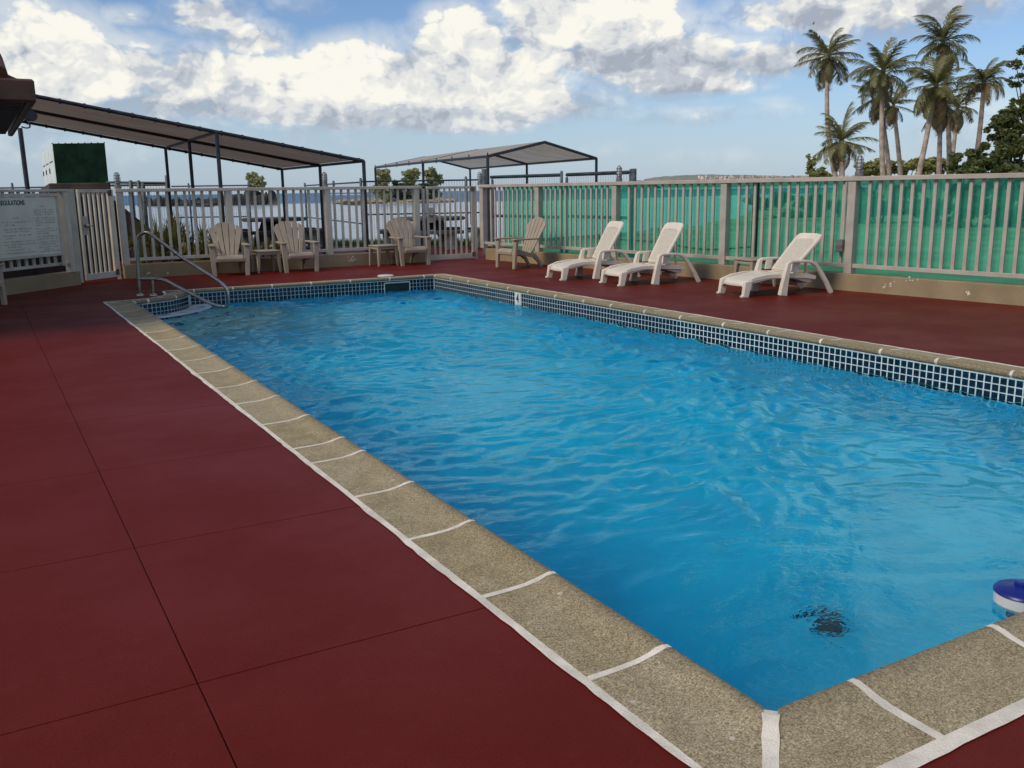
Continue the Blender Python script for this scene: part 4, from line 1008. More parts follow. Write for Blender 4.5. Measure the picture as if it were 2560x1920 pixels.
chain_fence('chain link fence left of the green generator', (-260, 26), (158, 26), (.70,), (1.64, 1.66), tops=(.14,), thick=.022)
g1 = chain_fence('chain link gate leaf behind the green net, nearer the far corner', (1228, 20.1), (1404, 18.3), (0.02, 1), (1.685, 1.685), mid=(.86,), thick=.034, tops=(-.04, .08))
g2 = chain_fence('chain link gate leaf behind the green net, above the paired loungers', (1417, 18.2), (1578, 16.6), (0, .99), (1.685, 1.69), mid=(.88,), thick=.034, tops=(-.04, .06))
b = MB(); p = at(1211, 480, 20.3); b.tube([(p.x, p.y, 0), (p.x, p.y, 1.865)], .055, 10); tag(b.build('post', M['pole_grey'], smooth_=True), 'thick grey fence post rising behind the corner lamp', 'post')
b = MB(); p = at(1584, 480, 16.5); b.tube([(p.x, p.y, 0), (p.x, p.y, 1.75)], .05, 10); tag(b.build('post', M['pole_grey'], smooth_=True), 'thick grey gate post right of the chain link gates', 'post')
b = MB(); p = at(71, 480, 23); b.tube([(p.x, p.y, 0), (p.x - .02, p.y, 3.06)], .058, 10); tag(b.build('pole', M['pole'], smooth_=True), 'tall dark pole standing left of the green generator', 'pole')

# ---- shade canopy on the left -------------------------------------------
cn = thing('shade_canopy', 'long sloping brown shade canopy on dark poles at the left', 'canopy', (4, 20.9, 0))
YR = (17.78, 20.75, 24.1)
def cz1(x): return 3.02 - (x - 1.2) * .1795
XC = (.9, 4.02, 6.84)
def cpt(x, y, dz=0): return Vector((x + (y - 17.8) * .03, y, cz1(x) + dz))
b = MB(); nx = 40; ny = 14
for i in range(nx + 1):
    x = XC[0] + (XC[2] - XC[0]) * i / nx
    for j in range(ny + 1):
        y = YR[0] + (YR[2] - YR[0]) * j / ny; fx = math.sin(math.pi * ((x - XC[0]) / (XC[1] - XC[0]) if x < XC[1] else (x - XC[1]) / (XC[2] - XC[1]))); fy = math.sin(math.pi * j / ny * 2) ** 2
        b.v.append(tuple(cpt(x, y, .035 - .05 * abs(fx) * fy)))
for i in range(nx):
    for j in range(ny): k = i * (ny + 1) + j; b.f.append((k, k + 1, k + ny + 2, k + ny + 1))
b.build('shade_cloth', M['canvas'], cn, smooth_=True)
for y in YR: b = MB(); b.tube([cpt(XC[0], y), cpt(XC[1], y), cpt(XC[2], y)], .032, 8); b.build('beam', M['pole'], cn, smooth_=True)
for x in XC: b = MB(); b.tube([cpt(x, YR[0]), cpt(x, YR[1]), cpt(x, YR[2])], .030, 8); b.build('cross_beam', M['pole'], cn, smooth_=True)
for x in XC[1:]:
    for y in YR:
        p = cpt(x, y); b = MB(); b.tube([(p.x, p.y, 0), tuple(p)], .036, 10); b.build('pole', M['pole'], cn, smooth_=True)
src = None
for y in (YR[0], YR[2]):
    for k in range(16):
        x = XC[0] + .2 + (XC[2] - XC[0] - .3) * k / 15; p = cpt(x, y)
        if src is None: b = MB(); b.tube([p + Vector((-.02, 0, 0)), p + Vector((.02, 0, 0))], .046, 7); src = b.build('lashing', M['pole'], cn); q0 = p
        else: inst('lashing', src, cn, tuple(p - q0))

# ---- gabled canopy in the middle -----------------------------------------
ct = thing('gable_canopy', 'pale gabled shade canopy on dark poles behind the far gate', 'canopy', tuple(at(1250, 480, 29))[:2] + (0,))
def tp(px, py): # eave points: same height, distance from how high they show
    lo, hi = 10, 60
    for _ in range(60):
        m_ = (lo + hi) / 2
        if at(px, py, m_).z > 2.3: hi = m_
        else: lo = m_
    return at(px, py, m_)
LE = [tp(1219, 391), tp(1057, 406), tp(938, 419)]; RE = [tp(1491, 396), tp(1317, 410), tp(1175, 422)]
RG = []
for l, r, (px, py) in zip(LE, RE, ((1357, 356), (1205, 376), (1062, 392))):
    mp_ = (l + r) / 2; RG.append(Vector((mp_.x, mp_.y, 2.3 + .42)))
for side, E in (('left', LE), ('right', RE)):
    b = MB(); n_ = 16
    for i in range(n_ + 1):
        f = i / n_ * 2; k = min(int(f), 1); ff = f - k; e = E[k].lerp(E[k + 1], ff); g_ = RG[k].lerp(RG[k + 1], ff)
        for j in range(7): q = e.lerp(g_, j / 6); sag = .07 * math.sin(math.pi * ff) * math.sin(math.pi * j / 6); b.v.append((q.x, q.y, q.z - sag + .03))
    for i in range(n_):
        for j in range(6): k = i * 7 + j; b.f.append((k, k + 1, k + 8, k + 7))
    b.build('shade_cloth', M['canvas2'], ct, smooth_=True)
    b = MB(); b.tube(E, .038, 8); b.build('eave_beam', M['pole'], ct, smooth_=True)
    for p in E: b = MB(); b.tube([(p.x, p.y, 0), tuple(p)], .042, 10); b.build('pole', M['pole'], ct, smooth_=True)
    for e, g_ in zip(E, RG): b = MB(); b.tube([e, g_], .042, 8); b.build('rafter', M['pole'], ct, smooth_=True)
src = None
for k in range(9):
    p = LE[0].lerp(LE[2], k / 8)
    if src is None: b = MB(); b.tube([p + Vector((0, 0, -.05)), p + Vector((0, 0, .10))], .018, 5); src = b.build('lashing', M['pole'], ct); q0 = p
    else: inst('lashing', src, ct, tuple(p - q0))

# ---- generator on its plinth ----------------------------------------------
gd = 27.5
P00, P10 = at(131.5, 360, gd), at(262, 361.5, gd); back = at(103.5, 383, gd / .823); dv = back - P00; dv.z = 0; ftz = P00.z; fbz = 1.55
gen = thing('generator', 'dark green generator enclosure with a pale sunlit louvred side on a brown plinth', 'generator', (P00.x, P00.y, 0))
fr = [(P00.x, P00.y), (P10.x, P10.y)]; bk = [(P00.x + dv.x, P00.y + dv.y), (P10.x + dv.x, P10.y + dv.y)]
b = MB(); b.prism([fr[0], fr[1], bk[1], bk[0]], fbz, ftz); b.build('body', M['generator_sunlit'], gen)
e = (Vector(fr[1]) - Vector(fr[0])).normalized(); nn = Vector((e.y, -e.x)) * .02
b = MB(); b.prism([(fr[0][0] + nn.x, fr[0][1] + nn.y), (fr[1][0] + nn.x, fr[1][1] + nn.y), fr[1], fr[0]], fbz - .3, ftz + .012); b.build('front_panel', M['generator_green'], gen, bevel=.004)
b = MB()
for k in range(9):
    f = k / 8; q = Vector(fr[0]).lerp(Vector(fr[1]), f); b.box((q.x + nn.x, q.y + nn.y, ftz + .018), (.03, .03, .03))
b.build('bolt_row', M['generator_green'], gen)
sd = Vector((dv.x, dv.y)).normalized(); sn = Vector((-e.x, -e.y)) * .012
for f0, f1, z0, z1 in ((.06, .36, fbz + .02, ftz - .10), (.40, .66, fbz + .02, ftz - .10), (.70, .94, fbz + .02, ftz - .10)):
    p0, p1 = Vector(fr[0]) + Vector((dv.x, dv.y)) * f0, Vector(fr[0]) + Vector((dv.x, dv.y)) * f1
    b = MB(); b.prism([tuple(p0), tuple(p1), tuple(p1 + sn), tuple(p0 + sn)][::-1], z0, z1); dr = b.build('door', M['generator_sunlit'], gen, bevel=.006)
    pm = p1 + sn * 1.6; b = MB(); b.box((pm.x, pm.y, (z0 + z1) / 2), (.05, .08, .16)); b.build('handle', M['black'], dr)
    b = MB()
    q0, q1 = p0.lerp(p1, .15) + sn * 1.3, p0.lerp(p1, .85) + sn * 1.3; b.beam((q0.x, q0.y, z1 - .38), (q1.x, q1.y, z1 - .38), .02, .03); b.build('louvre', M['black'], dr)
# plinth and the stair wall that slopes away from it
pl = [at(124, 480, 19.6), at(278, 480, 19.6), at(270, 480, 34), at(100, 480, 34)]
b = MB(); b.prism([(p.x, p.y) for p in pl], -.05, 1.675); tag(b.build('plinth', M['brown_wall'], bevel=.02), 'dark brown concrete plinth under the green generator, behind the left gate', 'plinth')
s0, s1 = at(276, 480, 19.8), at(402, 480, 19.8)
b = MB(); dd = (s1 - s0); nrm = Vector((-dd.y, dd.x, 0)).normalized() * .18
A_, B_ = Vector((s0.x, s0.y, 0)), Vector((s1.x, s1.y, 0)); zt0, zt1 = 1.30, .30
b.hexa([A_, B_, B_ + nrm, A_ + nrm], [A_ + Vector((0, 0, zt0)), B_ + Vector((0, 0, zt1 + .06)), B_ + nrm + Vector((0, 0, zt1 + .06)), A_ + nrm + Vector((0, 0, zt0))]); tag(b.build('stair_wall', M['brown_wall']), 'dark brown stair wall sloping down right of the generator plinth', 'wall')
# dark wall close behind the sign fence
b = MB(); q0, q1 = spt(-2.2, -1.6, 0), spt(4.2, -1.6, 0); b.beam(q0 + Vector((0, 0, .62)), q1 + Vector((0, 0, .62)), .2, 1.55); tag(b.build('wall', M['brown_wall']), 'dark brown wall glimpsed behind the bars under the rules sign', 'wall')

# ---- tiled eave at the left edge -------------------------------------------
ev = thing('pavilion_roof', 'dark brown pavilion roof with clay tiles at the left edge of the picture', 'roof', (-1.6, 13, 0))
ex, y0, y1, ez = .655, 10.42, 16.2, 2.305
b = MB(); b.box((ex - 2.6, y0 - .03, ez + .10), (5.2, .06, .215)); b.build('fascia', M['roof_brown'], ev, bevel=.02)
b = MB(); b.box((ex - .035, (y0 + y1) / 2, ez + .085), (.07, y1 - y0 - .003, .19)); b.build('fascia', M['roof_brown'], ev, bevel=.012)
for k in range(13):
    yy = y0 + .02 + k * (y1 - y0) / 13; b = MB(); b.box((ex - 2.6, yy + (y1 - y0) / 26, ez + .03), (5.0, (y1 - y0) / 13 - .02, .02)); b.build('soffit_board', M['soffit'], ev)
for x in (-.36, -.95, -1.6): b = MB(); b.box((ex + x, (y0 + y1) / 2, ez + .0), (.08, y1 - y0 - .15, .07)); b.build('rafter', M['roof_brown'], ev)
b = MB(); b.hexa([(ex - 5.2, y0, ez + .2), (ex - .12, y0, ez + .2), (ex - .12, y1, ez + .2), (ex - 5.2, y1, ez + .2)], [(ex - 5.2, y0 + 2.0, ez + 1.5), (ex - 2.2, y0 + 2.4, ez + 1.5), (ex - 2.2, y1 - 2.4, ez + 1.5), (ex - 5.2, y1 - 2.0, ez + 1.5)]); b.build('roof_slope', M['terracotta'], ev)
src = None
for k in range(9):      # barrel tiles on the near eave
    x = ex - .30 - k * .24; b = MB()
    b.tube([(0, 0, 0), (0, .42, .20)], [.085, .072], 10)
    if src is None: src = b.build('barrel_tile', M['terracotta'], ev, smooth_=True, local=True); src.location = (x + 1.6, y0 - .0 - 13, ez + .245)
    else: inst('barrel_tile', src, ev, (x + 1.6, y0 - 13, ez + .245))
for x, y in ((-1.3, 10.9), (-1.3, 15.8)): b = MB(); b.box((x, y, ez / 2), (.22, .22, ez - .04)); b.build('column', M['brown_wall'], ev, bevel=.01)
fd = thing('flood_light', 'small dark flood light with a cable loop under the roof corner', 'light', tuple(at(76, 292, 13.2)))
p = at(74, 291, 13.2); b = MB(); b.lathe([(.02, -.05), (.05, -.04), (.085, .03), (.085, .05)], (0, 0, 0), 12); o_ = b.build('shade', M['black'], fd, local=True, smooth_=True); o_.rotation_euler = (1.1, .5, 0)
b = MB(); b.tube(rounded([at(68, 300, 13.3), at(73, 308, 13.2), at(76, 318, 13.2), at(66, 320.5, 13.2), at(54, 317, 13.2)], .2, 6), .012, 6); b.build('cable', M['black'], fd, smooth_=True)
b = MB(); b.tube([at(64, 270, 13.4), at(66, 303, 13.3)], .03, 6); b.build('bracket', M['black'], fd)

# ---- picnic tables -----------------------------------------------------------
def picnic(label, loc, rz, r=.85):
    t = thing('picnic_table', label, 'picnic table', loc, rz, 'concrete picnic tables')
    b = MB(); b.lathe([(r - .05, .68), (r, .70), (r, .755), (r - .02, .77)], (0, 0, 0), 28); b.build('table_top', M['concrete'], t, local=True, smooth_=True)
    for a in (0, math.pi / 2):
        b = MB(); out = [(-.72, 0), (-.50, 0), (-.30, .22), (-.16, .42), (0, .50), (.16, .42), (.30, .22), (.50, 0), (.72, 0), (.60, .30), (.42, .52), (.36, .68), (-.36, .68), (-.42, .52), (-.60, .30)]
        c = MB(); c.extr(out, 'y', -.055, .055); R = Matrix.Rotation(a, 3, 'Z'); b.add([tuple(R @ Vector(v)) for v in c.v], c.f); b.build('leg', M['concrete'], t, local=True)
    for k in range(4):
        a = math.pi / 4 + k * math.pi / 2; b = MB(); ri, ro = 1.05, 1.38; pol = [(ro * math.cos(a + f), ro * math.sin(a + f)) for f in np.linspace(-.6, .6, 9)] + [(ri * math.cos(a + f), ri * math.sin(a + f)) for f in np.linspace(.6, -.6, 9)]
        b.prism(pol, .38, .46); bn = b.build('bench', M['concrete'], t, local=True)
        b = MB()
        for f in (-.38, .38): x, y = 1.21 * math.cos(a + f), 1.21 * math.sin(a + f); b.box((x, y, .19), (.14, .26, .38), a + f)
        b.build('bench_foot', M['concrete_pale'], bn, local=True)
    return t
p = atz(1120, 622, 0); pt = picnic('round dark picnic table seen through the bars of the far gate', (p.x, p.y + .9, 0), .35)
p = atz(632, 604, 0); dup(pt, (p.x - .2, p.y - 3.2, 0), .2, 'round dark picnic table between the two chairs left on the far fence')

# ---- planting ------------------------------------------------------------------
def blades(label, p, h, n, seed, sp=.5):
    r = random.Random(seed); t = thing('garden_plant', label, 'plant', tuple(p), 0, 'spiky garden plants behind the far fence')
    b = MB(); heads = [(r.gauss(0, sp * .35), r.gauss(0, sp * .3), h * r.uniform(.15, .75)) for k in range(9)]
    for x, y, z in heads:
        for k in range(n):
            a = r.uniform(0, 2 * math.pi); e = r.uniform(.1, 1.3); L = r.uniform(.28, .5) * (h / .9); w = r.uniform(.010, .018); d = Vector((math.cos(a), math.sin(a), 0)); pts = []
            for j in range(5):
                f = j / 4; out = L * f * math.sin(e) ; up_ = L * (f * math.cos(e) - .45 * f * f * math.sin(e)); pts.append(Vector((x, y, z)) + d * out + Vector((0, 0, up_)))
            sd_ = Vector((-d.y, d.x, 0)); o = len(b.v)
            for j, q in enumerate(pts): ww = w * (1 - (j / 4) ** 2 * .9); b.v += [tuple(q - sd_ * ww), tuple(q + sd_ * ww)]
            for j in range(4): b.f.append((o + 2 * j, o + 2 * j + 1, o + 2 * j + 3, o + 2 * j + 2))
    b.build('leaves', M['blade'], t, local=True)
    b = MB()
    for x, y, z in heads: b.tube([(x * .4, y * .4, 0), (x, y, z)], .012, 5)
    b.build('stems', M['bark_dark'], t, local=True)
    return t
for lab, p, h, n_, sd_ in (('largest spiky plant behind the far fence, just left of the leftmost fan back chair', (3.62, 17.75, 0), .78, 70, 1), ('dark spiky plant right behind the top of the handrail', (2.75, 17.9, 0), .95, 60, 2),
                   ('spiky plant between the handrail and the large spiky plant', (3.18, 18.3, 0), 1.0, 60, 3), ('low spiky plant behind the table of the left chairs', (4.45, 17.75, 0), .55, 50, 4), ('low spiky plant behind the middle beige chair', (5.15, 17.75, 0), .5, 40, 5)): blades(lab, p, h, n_, sd_)
# soil bed they grow in
struct(sheet('planting_bed', [(2.25, 17.38), (5.6, 17.48), (5.4, 18.6), (2.25, 18.9)], -.004, M['ground']))
b = MB(); r = random.Random(5)
for k in range(2600):
    px = r.uniform(815, 1190); d = r.uniform(24.3, 26.6); p = at(px, 480, d); a = r.uniform(0, 6.28); h = r.uniform(.05, .16); w = .012
    b.add([(p.x - w * math.cos(a), p.y - w * math.sin(a), -.06), (p.x + w * math.cos(a), p.y + w * math.sin(a), -.06), (p.x + r.uniform(-.05, .05), p.y + r.uniform(-.05, .05), h)], [(0, 1, 2)])
stuff(tag(b.build('grass', M['grass']), 'strip of green grass at the water edge behind the far gate', 'grass'))

def leaf_clump(b, c, rad, n, size, r, hollow=.55, flat=1.0):
    for k in range(n):
        v = Vector((r.gauss(0, 1), r.gauss(0, 1), r.gauss(0, 1))).normalized() * (hollow + (1 - hollow) * r.random()) ; q = Vector((c[0] + v.x * rad[0], c[1] + v.y * rad[1], c[2] + v.z * rad[2]))
        a = Vector((r.gauss(0, 1), r.gauss(0, 1), r.gauss(0, .6))).normalized(); t = a.cross(Vector((r.gauss(0, 1), r.gauss(0, 1), r.gauss(0, 1)))).normalized(); s = size * r.uniform(.6, 1.4)
        b.add([q - a * s, q + t * s * .45, q + a * s, q - t * s * .45], [(0, 1, 2, 3)])
def leafy(name, label, base, crowns, leaf, nleaf, m, seed, trunk=.12, group=None, cat='tree', bm=None):
    """base point and crown lumps (dx, dy, z, rx, ry, rz)"""
    r = random.Random(seed); t = thing(name, label, cat, tuple(base), 0, group); b = MB()
    for dx, dy, z, rx_, ry_, rz_ in crowns:
        for k in range(16):
            v = Vector((r.gauss(0, 1), r.gauss(0, 1), r.gauss(0, 1))).normalized() * r.uniform(.3, 1.12); q = r.uniform(.18, .40)
            leaf_clump(b, (dx + v.x * rx_ * .8, dy + v.y * ry_ * .8, z + v.z * rz_ * .8), (rx_ * q, ry_ * q, rz_ * q * .85), int(nleaf / 16 * q / .29), leaf, r, .1)
    b.build('crown', m, t, local=True)
    b = MB()
    for dx, dy, z, rx_, ry_, rz_ in crowns: b.tube([(0, 0, -.3), (dx * .25, dy * .25, z * .45), (dx, dy, z)], [trunk, trunk * .75, trunk * .25], 7)
    b.build('trunk', bm or M['bark_dark'], t, local=True, smooth_=True)
    return t

# ---- coconut palms -------------------------------------------------------------
def frond_mesh(seed, L, droop, dry=False):
    r = random.Random(seed); b = MB(); n = 30; P = []
    for i in range(n + 1):
        f = i / n; P.append(Vector((L * (f - .22 * f ** 3 * droop), 0, L * (.20 * f - droop * .55 * f ** 2.2))))
    o = len(b.v)
    for i, p in enumerate(P): w = .035 * (1 - f) + .03 * (1 - i / n) + .006; b.v += [(p.x, -w, p.z), (p.x, w, p.z)]
    for i in range(n): b.f.append((o + 2 * i, o + 2 * i + 1, o + 2 * i + 3, o + 2 * i + 2))
    for i in range(4, n + 1):
        f = i / n; ll = L * .27 * math.sin(math.pi * min(1, (f * .86 + .12))) ** .6 * (.85 + .3 * r.random())
        for s in (-1, 1):
            for h in (0, .5):
                p = P[i - 1].lerp(P[i], h); t = (P[i] - P[i - 1]).normalized()
                if r.random() < .22: continue
                fw = .55 + .25 * r.random(); dn = -(.45 + .5 * r.random()) * (.6 + droop * .6)
                q1 = p + Vector((t.x * fw * ll * .5, s * ll * .42, t.z * fw * ll * .5 + dn * ll * .12)); q2 = p + Vector((t.x * fw * ll, s * ll * .62, t.z * fw * ll + dn * ll * .75)); w = t * .034 * (L / 3.2)
                b.add([p - w, p + w, q1 + w * .8, q1 - w * .8, q2], [(0, 1, 2, 3), (3, 2, 4)])
    return b
FR = [frond_mesh(k, 1.0, dr) for k, dr in enumerate((.35, .55, .8, 1.0, .65, 1.25))]
PALM_MESH = {}
def palm(label, base, crown, R, seed, nf=20, dry=3, lean=None, upright=.0, tr=.15, knee=(0, 0)):
    r = random.Random(seed); base, crown = Vector(base), Vector(crown); t = thing('coconut_palm', label, 'palm tree', tuple(base), 0, 'coconut palms beyond the green net')
    pts = []; H = crown - base
    for k in range(13):
        f = k / 12; side = Vector((knee[0], knee[1], 0)) * math.sin(math.pi * f) ; pts.append(H * f + side)
    b = MB(); rr = [tr * (1.25 - .25 * min(1, k / 2)) * (1 - .35 * k / 12) for k in range(13)]
    fine = []; rf = []
    for k in range(12):
        for j in range(4): f = j / 4; fine.append(pts[k].lerp(pts[k + 1], f)); rf.append((rr[k] * (1 - f) + rr[k + 1] * f) * (1.06 if j % 2 else .97))
    fine.append(pts[-1]); rf.append(rr[-1]); b.tube(fine, rf, 9); b.build('trunk', M['bark'], t, local=True, smooth_=True)
    nf = int(nf * 1.1)
    for i in range(nf + dry):
        isdry = i >= nf; key = (r.randrange(6) if not isdry else 5, isdry)
        if key not in PALM_MESH:
            o = FR[key[0]].build('frond', M['frond_dry'] if isdry else M['frond'], t, local=True); PALM_MESH[key] = o
        else: o = inst('frond', PALM_MESH[key], t, (0, 0, 0))
        azm = i * 2.39996 + r.uniform(-.3, .3); f = i / max(1, nf - 1)
        pitch = (-1.30 + 2.15 * f ** .85 + r.uniform(-.15, .15)) if not isdry else r.uniform(.75, 1.2)
        if upright: pitch = pitch * (1 - upright) - .9 * upright
        o.rotation_euler = (r.uniform(-.25, .25), pitch, azm); o.location = H + Vector((0, 0, -.05 * f)); s = R * r.uniform(.85, 1.12) * (1 - .12 * f); o.scale = (s, s, s)
    b = MB()
    for k in range(7): a = k * .9; b.lathe([(.02, -.13), (.09, -.07), (.10, 0), (.07, .08), (.02, .10)], H + Vector((.25 * math.cos(a), .25 * math.sin(a), -.28 - .12 * (k % 2))), 8)
    b.build('coconuts', M['frond_dry'], t, local=True, smooth_=True)
    return t
def ground_under(px, d, z=-.06): p = at(px, 480, d); p.z = z; return p
PD = 50
palms = [  # label, base px, depth, crown px, py, radius m, seed, fronds, dry, upright, knee
    ('slim coconut palm standing farthest left, its crown clear of the others', 2112, 52, 2071, 140, 2.25, 1, 20, 5, 0, (-.5, .1)),
    ('short young palm with a low crown just right of the far headland', 2109, 44, 2105, 352, 1.85, 2, 22, 5, 0, (0, 0)),
    ('full coconut palm second from the left, green fronds spread wide', 2217, 50, 2208, 182, 2.3, 3, 24, 4, .1, (-.2, 0)),
    ('thin palm with a small crown between the two full ones', 2260, 54, 2233, 262, 1.7, 4, 14, 6, 0, (.1, 0)),
    ('tallest coconut palm rising above all the others', 2376, 52, 2357, 105, 2.35, 5, 22, 3, .05, (.25, 0)),
    ('broad leaning palm below the tallest one', 2278, 48, 2340, 214, 2.35, 6, 24, 6, 0, (.1, 0)),
    ('palm with a brown hanging skirt of dead fronds in the middle of the grove', 2349, 50, 2352, 262, 1.9, 7, 14, 16, 0, (0, 0)),
    ('palm with narrow upswept fronds beside the leafy trees', 2419, 49, 2460, 205, 1.9, 8, 18, 5, .35, (.25, 0)),
    ('half hidden palm behind the grove with a pale trunk', 2366, 58, 2394, 270, 2.0, 9, 16, 6, 0, (.1, 0)),
    ('half hidden leaning palm behind the second palm', 2232, 55, 2196, 240, 1.9, 10, 16, 5, 0, (.2, 0))]
for lab, bx, d, cx, cy, R, sd_, nf, dry, upr, kn in palms: palm(lab, ground_under(bx, d), at(cx, cy, d), R, sd_, nf, dry, None, upr, .16, kn)

# ---- other trees on the shore ---------------------------------------------------
def tree_at(name, label, px, d, lumps, leaf, nleaf, m, seed, trunk=.12, group=None, cat='tree'):
    g0 = ground_under(px, d); L = []
    for lx, ly, rx_, rz_ in lumps: q = at(lx, ly, d); k = d / FP; L.append((q.x - g0.x, q.y - g0.y, q.z - g0.z, rx_ * k, rx_ * k * .9, rz_ * k))
    return leafy(name, label, g0, L, leaf, nleaf, m, seed, trunk, group, cat)
GTx = 'leafy trees at the right edge'
tree_at('leafy_tree', 'dense dark leafy tree filling the right edge below the sky', 2520, 40, [(2470, 400, 45, 40), (2530, 370, 55, 50), (2575, 330, 50, 60), (2440, 425, 45, 28), (2510, 430, 60, 30), (2590, 420, 60, 50)], .095, 3600, M['leaf_dark'], 21, .14, GTx)
tree_at('leafy_tree', 'dark leafy tree with an uneven rounded top right of the palms', 2490, 44, [(2490, 330, 36, 34), (2520, 300, 40, 34), (2555, 270, 36, 36), (2545, 330, 50, 40)], .10, 2300, M['leaf_dark'], 22, .14, GTx)
tree_at('leafy_tree', 'tall airy tree whose sparse leaves show against the sky at the right edge', 2580, 46, [(2562, 125, 26, 14), (2540, 160, 26, 16), (2565, 190, 30, 22), (2538, 205, 26, 16), (2590, 160, 40, 40)], .085, 330, M['leaf_dark'], 23, .07, GTx)
tree_at('leafy_tree', 'small dark tree in the shade at the foot of the palms', 2410, 46, [(2410, 420, 42, 28), (2390, 390, 26, 22), (2440, 400, 40, 30)], .10, 2400, M['leaf_dark'], 24, .08, GTx)
GB = 'sunlit bushes behind the palms'
for i, (lab, px, lumps) in enumerate((('sunlit yellow green bush right of the short palm', 2185, [(2170, 422, 42, 22), (2205, 418, 40, 24)]), ('sunlit yellow green bush between the palm trunks', 2265, [(2250, 420, 40, 22), (2285, 414, 36, 24)]), ('sunlit yellow green bush left of the dark trees', 2330, [(2320, 416, 42, 24), (2355, 410, 38, 28)]))):
    tree_at('bush', lab, px, 62, lumps, .14, 2200, M['leaf_lit'], 31 + i, .06, GB, 'bush')
tree_at('bush', 'thin pale bush left of the short palm, beside the far headland', 2035, 46, [(2030, 405, 20, 26), (2040, 432, 30, 16), (2060, 436, 26, 12)], .12, 420, M['leaf_lit'], 35, .04, GB, 'bush')
GS = 'shore bushes seen through the green net'
for i, (lab, px, d, lumps) in enumerate((('dark shore bush seen through the net left of the brown post', 1905, 60, [(1900, 505, 40, 26), (1950, 498, 45, 34)]), ('dark shore bush seen through the net above the nearest lounger', 1990, 44, [(1960, 540, 60, 26), (2040, 520, 70, 40)]),
                                     ('dark shore bush seen through the net below the palms', 2200, 36, [(2150, 520, 90, 60), (2260, 510, 90, 60)]), ('dark shore bush seen through the net at the right edge', 2440, 32, [(2400, 520, 110, 80), (2520, 500, 110, 90)]))):
    tree_at('bush', lab, px, d, lumps, .13, 1500, M['leaf_dark'], 41 + i, .05, GS, 'bush')
# pale stones along the waterline, seen through the net
def boulder(name, label, p, s, m, seed, group, n=1):
    r = random.Random(seed); bm_ = bmesh.new(); bmesh.ops.create_icosphere(bm_, subdivisions=2, radius=1)
    ph = [r.uniform(0, 6.28) for k in range(6)]
    for v in bm_.verts:
        c = v.co; k = 1 + .22 * math.sin(c.x * 3.1 + ph[0]) * math.sin(c.y * 2.7 + ph[1]) + .16 * math.sin(c.z * 4.3 + ph[2] + c.x * 2) + r.uniform(-.06, .06); v.co = Vector((c.x * s[0] * k, c.y * s[1] * k, c.z * s[2] * k))
    me = bpy.data.meshes.new(name); bm_.to_mesh(me); bm_.free(); me.materials.append(m); o = bpy.data.objects.new(name, me); COL.objects.link(o); o.location = p; return tag(o, label, 'rock', group)
rock_lab = ['pale shore rock seen through the net behind the back of the middle lounger', 'small pale shore rock seen through the net just left of the third fence post', 'large pale shore rock seen through the net right behind the third fence post', 'pale shore rock seen through the net right of the brown post', 'pale shore rock seen through the net above the small table', 'small pale rock seen through the net right of the fourth fence post', 'smallest pale rock seen low through the net near the right edge']
for i, (px, d, w) in enumerate(((1660, 33, .5), (1720, 34.5, .35), (1800, 36, .6), (1905, 42, .6), (1960, 40, .45), (2170, 28, .35), (2300, 24, .30))):
    p = at(px, 480, d); p.z = -.12; boulder('shore_rock', rock_lab[i], p, (w, w * .8, w * .45), M['rock_tan'], 60 + i, 'pale shore rocks behind the net')

# ---- reef islets -------------------------------------------------------------------
ID = 205
def islet(label, x0, x1, ytop, seed, m, n, hz_):
    r = random.Random(seed); a, c = at(x0, 480, ID), at(x1, 480, ID); t = thing('rock_islet', label, 'islet', ((a.x + c.x) / 2, (a.y + c.y) / 2, ZW)); src = []
    for k in range(n):
        f = (k + .5) / n + r.uniform(-.03, .03); p = a.lerp(c, f); w = (c - a).length / n * r.uniform(1.2, 1.9); h = hz_(f) * r.uniform(.8, 1.15)
        bm_ = bmesh.new(); bmesh.ops.create_icosphere(bm_, subdivisions=3, radius=1); ph = [r.uniform(0, 6.28) for _ in range(4)]
        for v in bm_.verts:
            q = v.co; kk = 1 + .2 * math.sin(q.x * 4 + ph[0]) * math.cos(q.y * 3 + ph[1]) + .2 * math.sin(q.z * 5 + ph[2]) + r.uniform(-.09, .09); v.co = Vector((q.x * w * kk, q.y * w * kk * .8, max(q.z, -.3) * h * kk))
        me = bpy.data.meshes.new('rock'); bm_.to_mesh(me); bm_.free(); me.materials.append(m); o = bpy.data.objects.new('rock', me); COL.objects.link(o); o.parent = t; o.location = (p.x - t.location.x + r.uniform(-1, 1), p.y - t.location.y + r.uniform(-2, 2), 0)
    return t
islet('long dark rock islet in the lagoon behind the left part of the far fence', 370, 600, 495, 1, M['rock'], 22, lambda f: 1.75 + .25 * math.sin(f * 9))
islet('taller dark rock islet with a lone tree, left of the middle chair', 580, 672, 478, 2, M['rock'], 9, lambda f: 2.9)
islet('tan rock islet under the grove of pale trees behind the far gate', 860, 1112, 505, 3, M['rock_tan'], 12, lambda f: .9 + .3 * math.sin(f * 7))
def itree(label, px, d, lumps, seed, m, leaf=.5, n=1100, tr=.12):
    g0 = at(px, 480, d); g0.z = ZW + .3; L = []
    for lx, ly, rx_, rz_ in lumps: q = at(lx, ly, d); k = d / FP * 1.1; L.append((q.x - g0.x, q.y - g0.y, q.z - g0.z, rx_ * k, rx_ * k, rz_ * k))
    return leafy('islet_tree', label, g0, L, leaf, n, m, seed, tr, 'trees on the reef islets')
itree('lone airy tree on the taller dark islet', 640, ID, [(640, 452, 22, 20), (625, 446, 14, 14), (650, 462, 18, 12)], 71, M['leaf_isle'], .38, 700, .1)
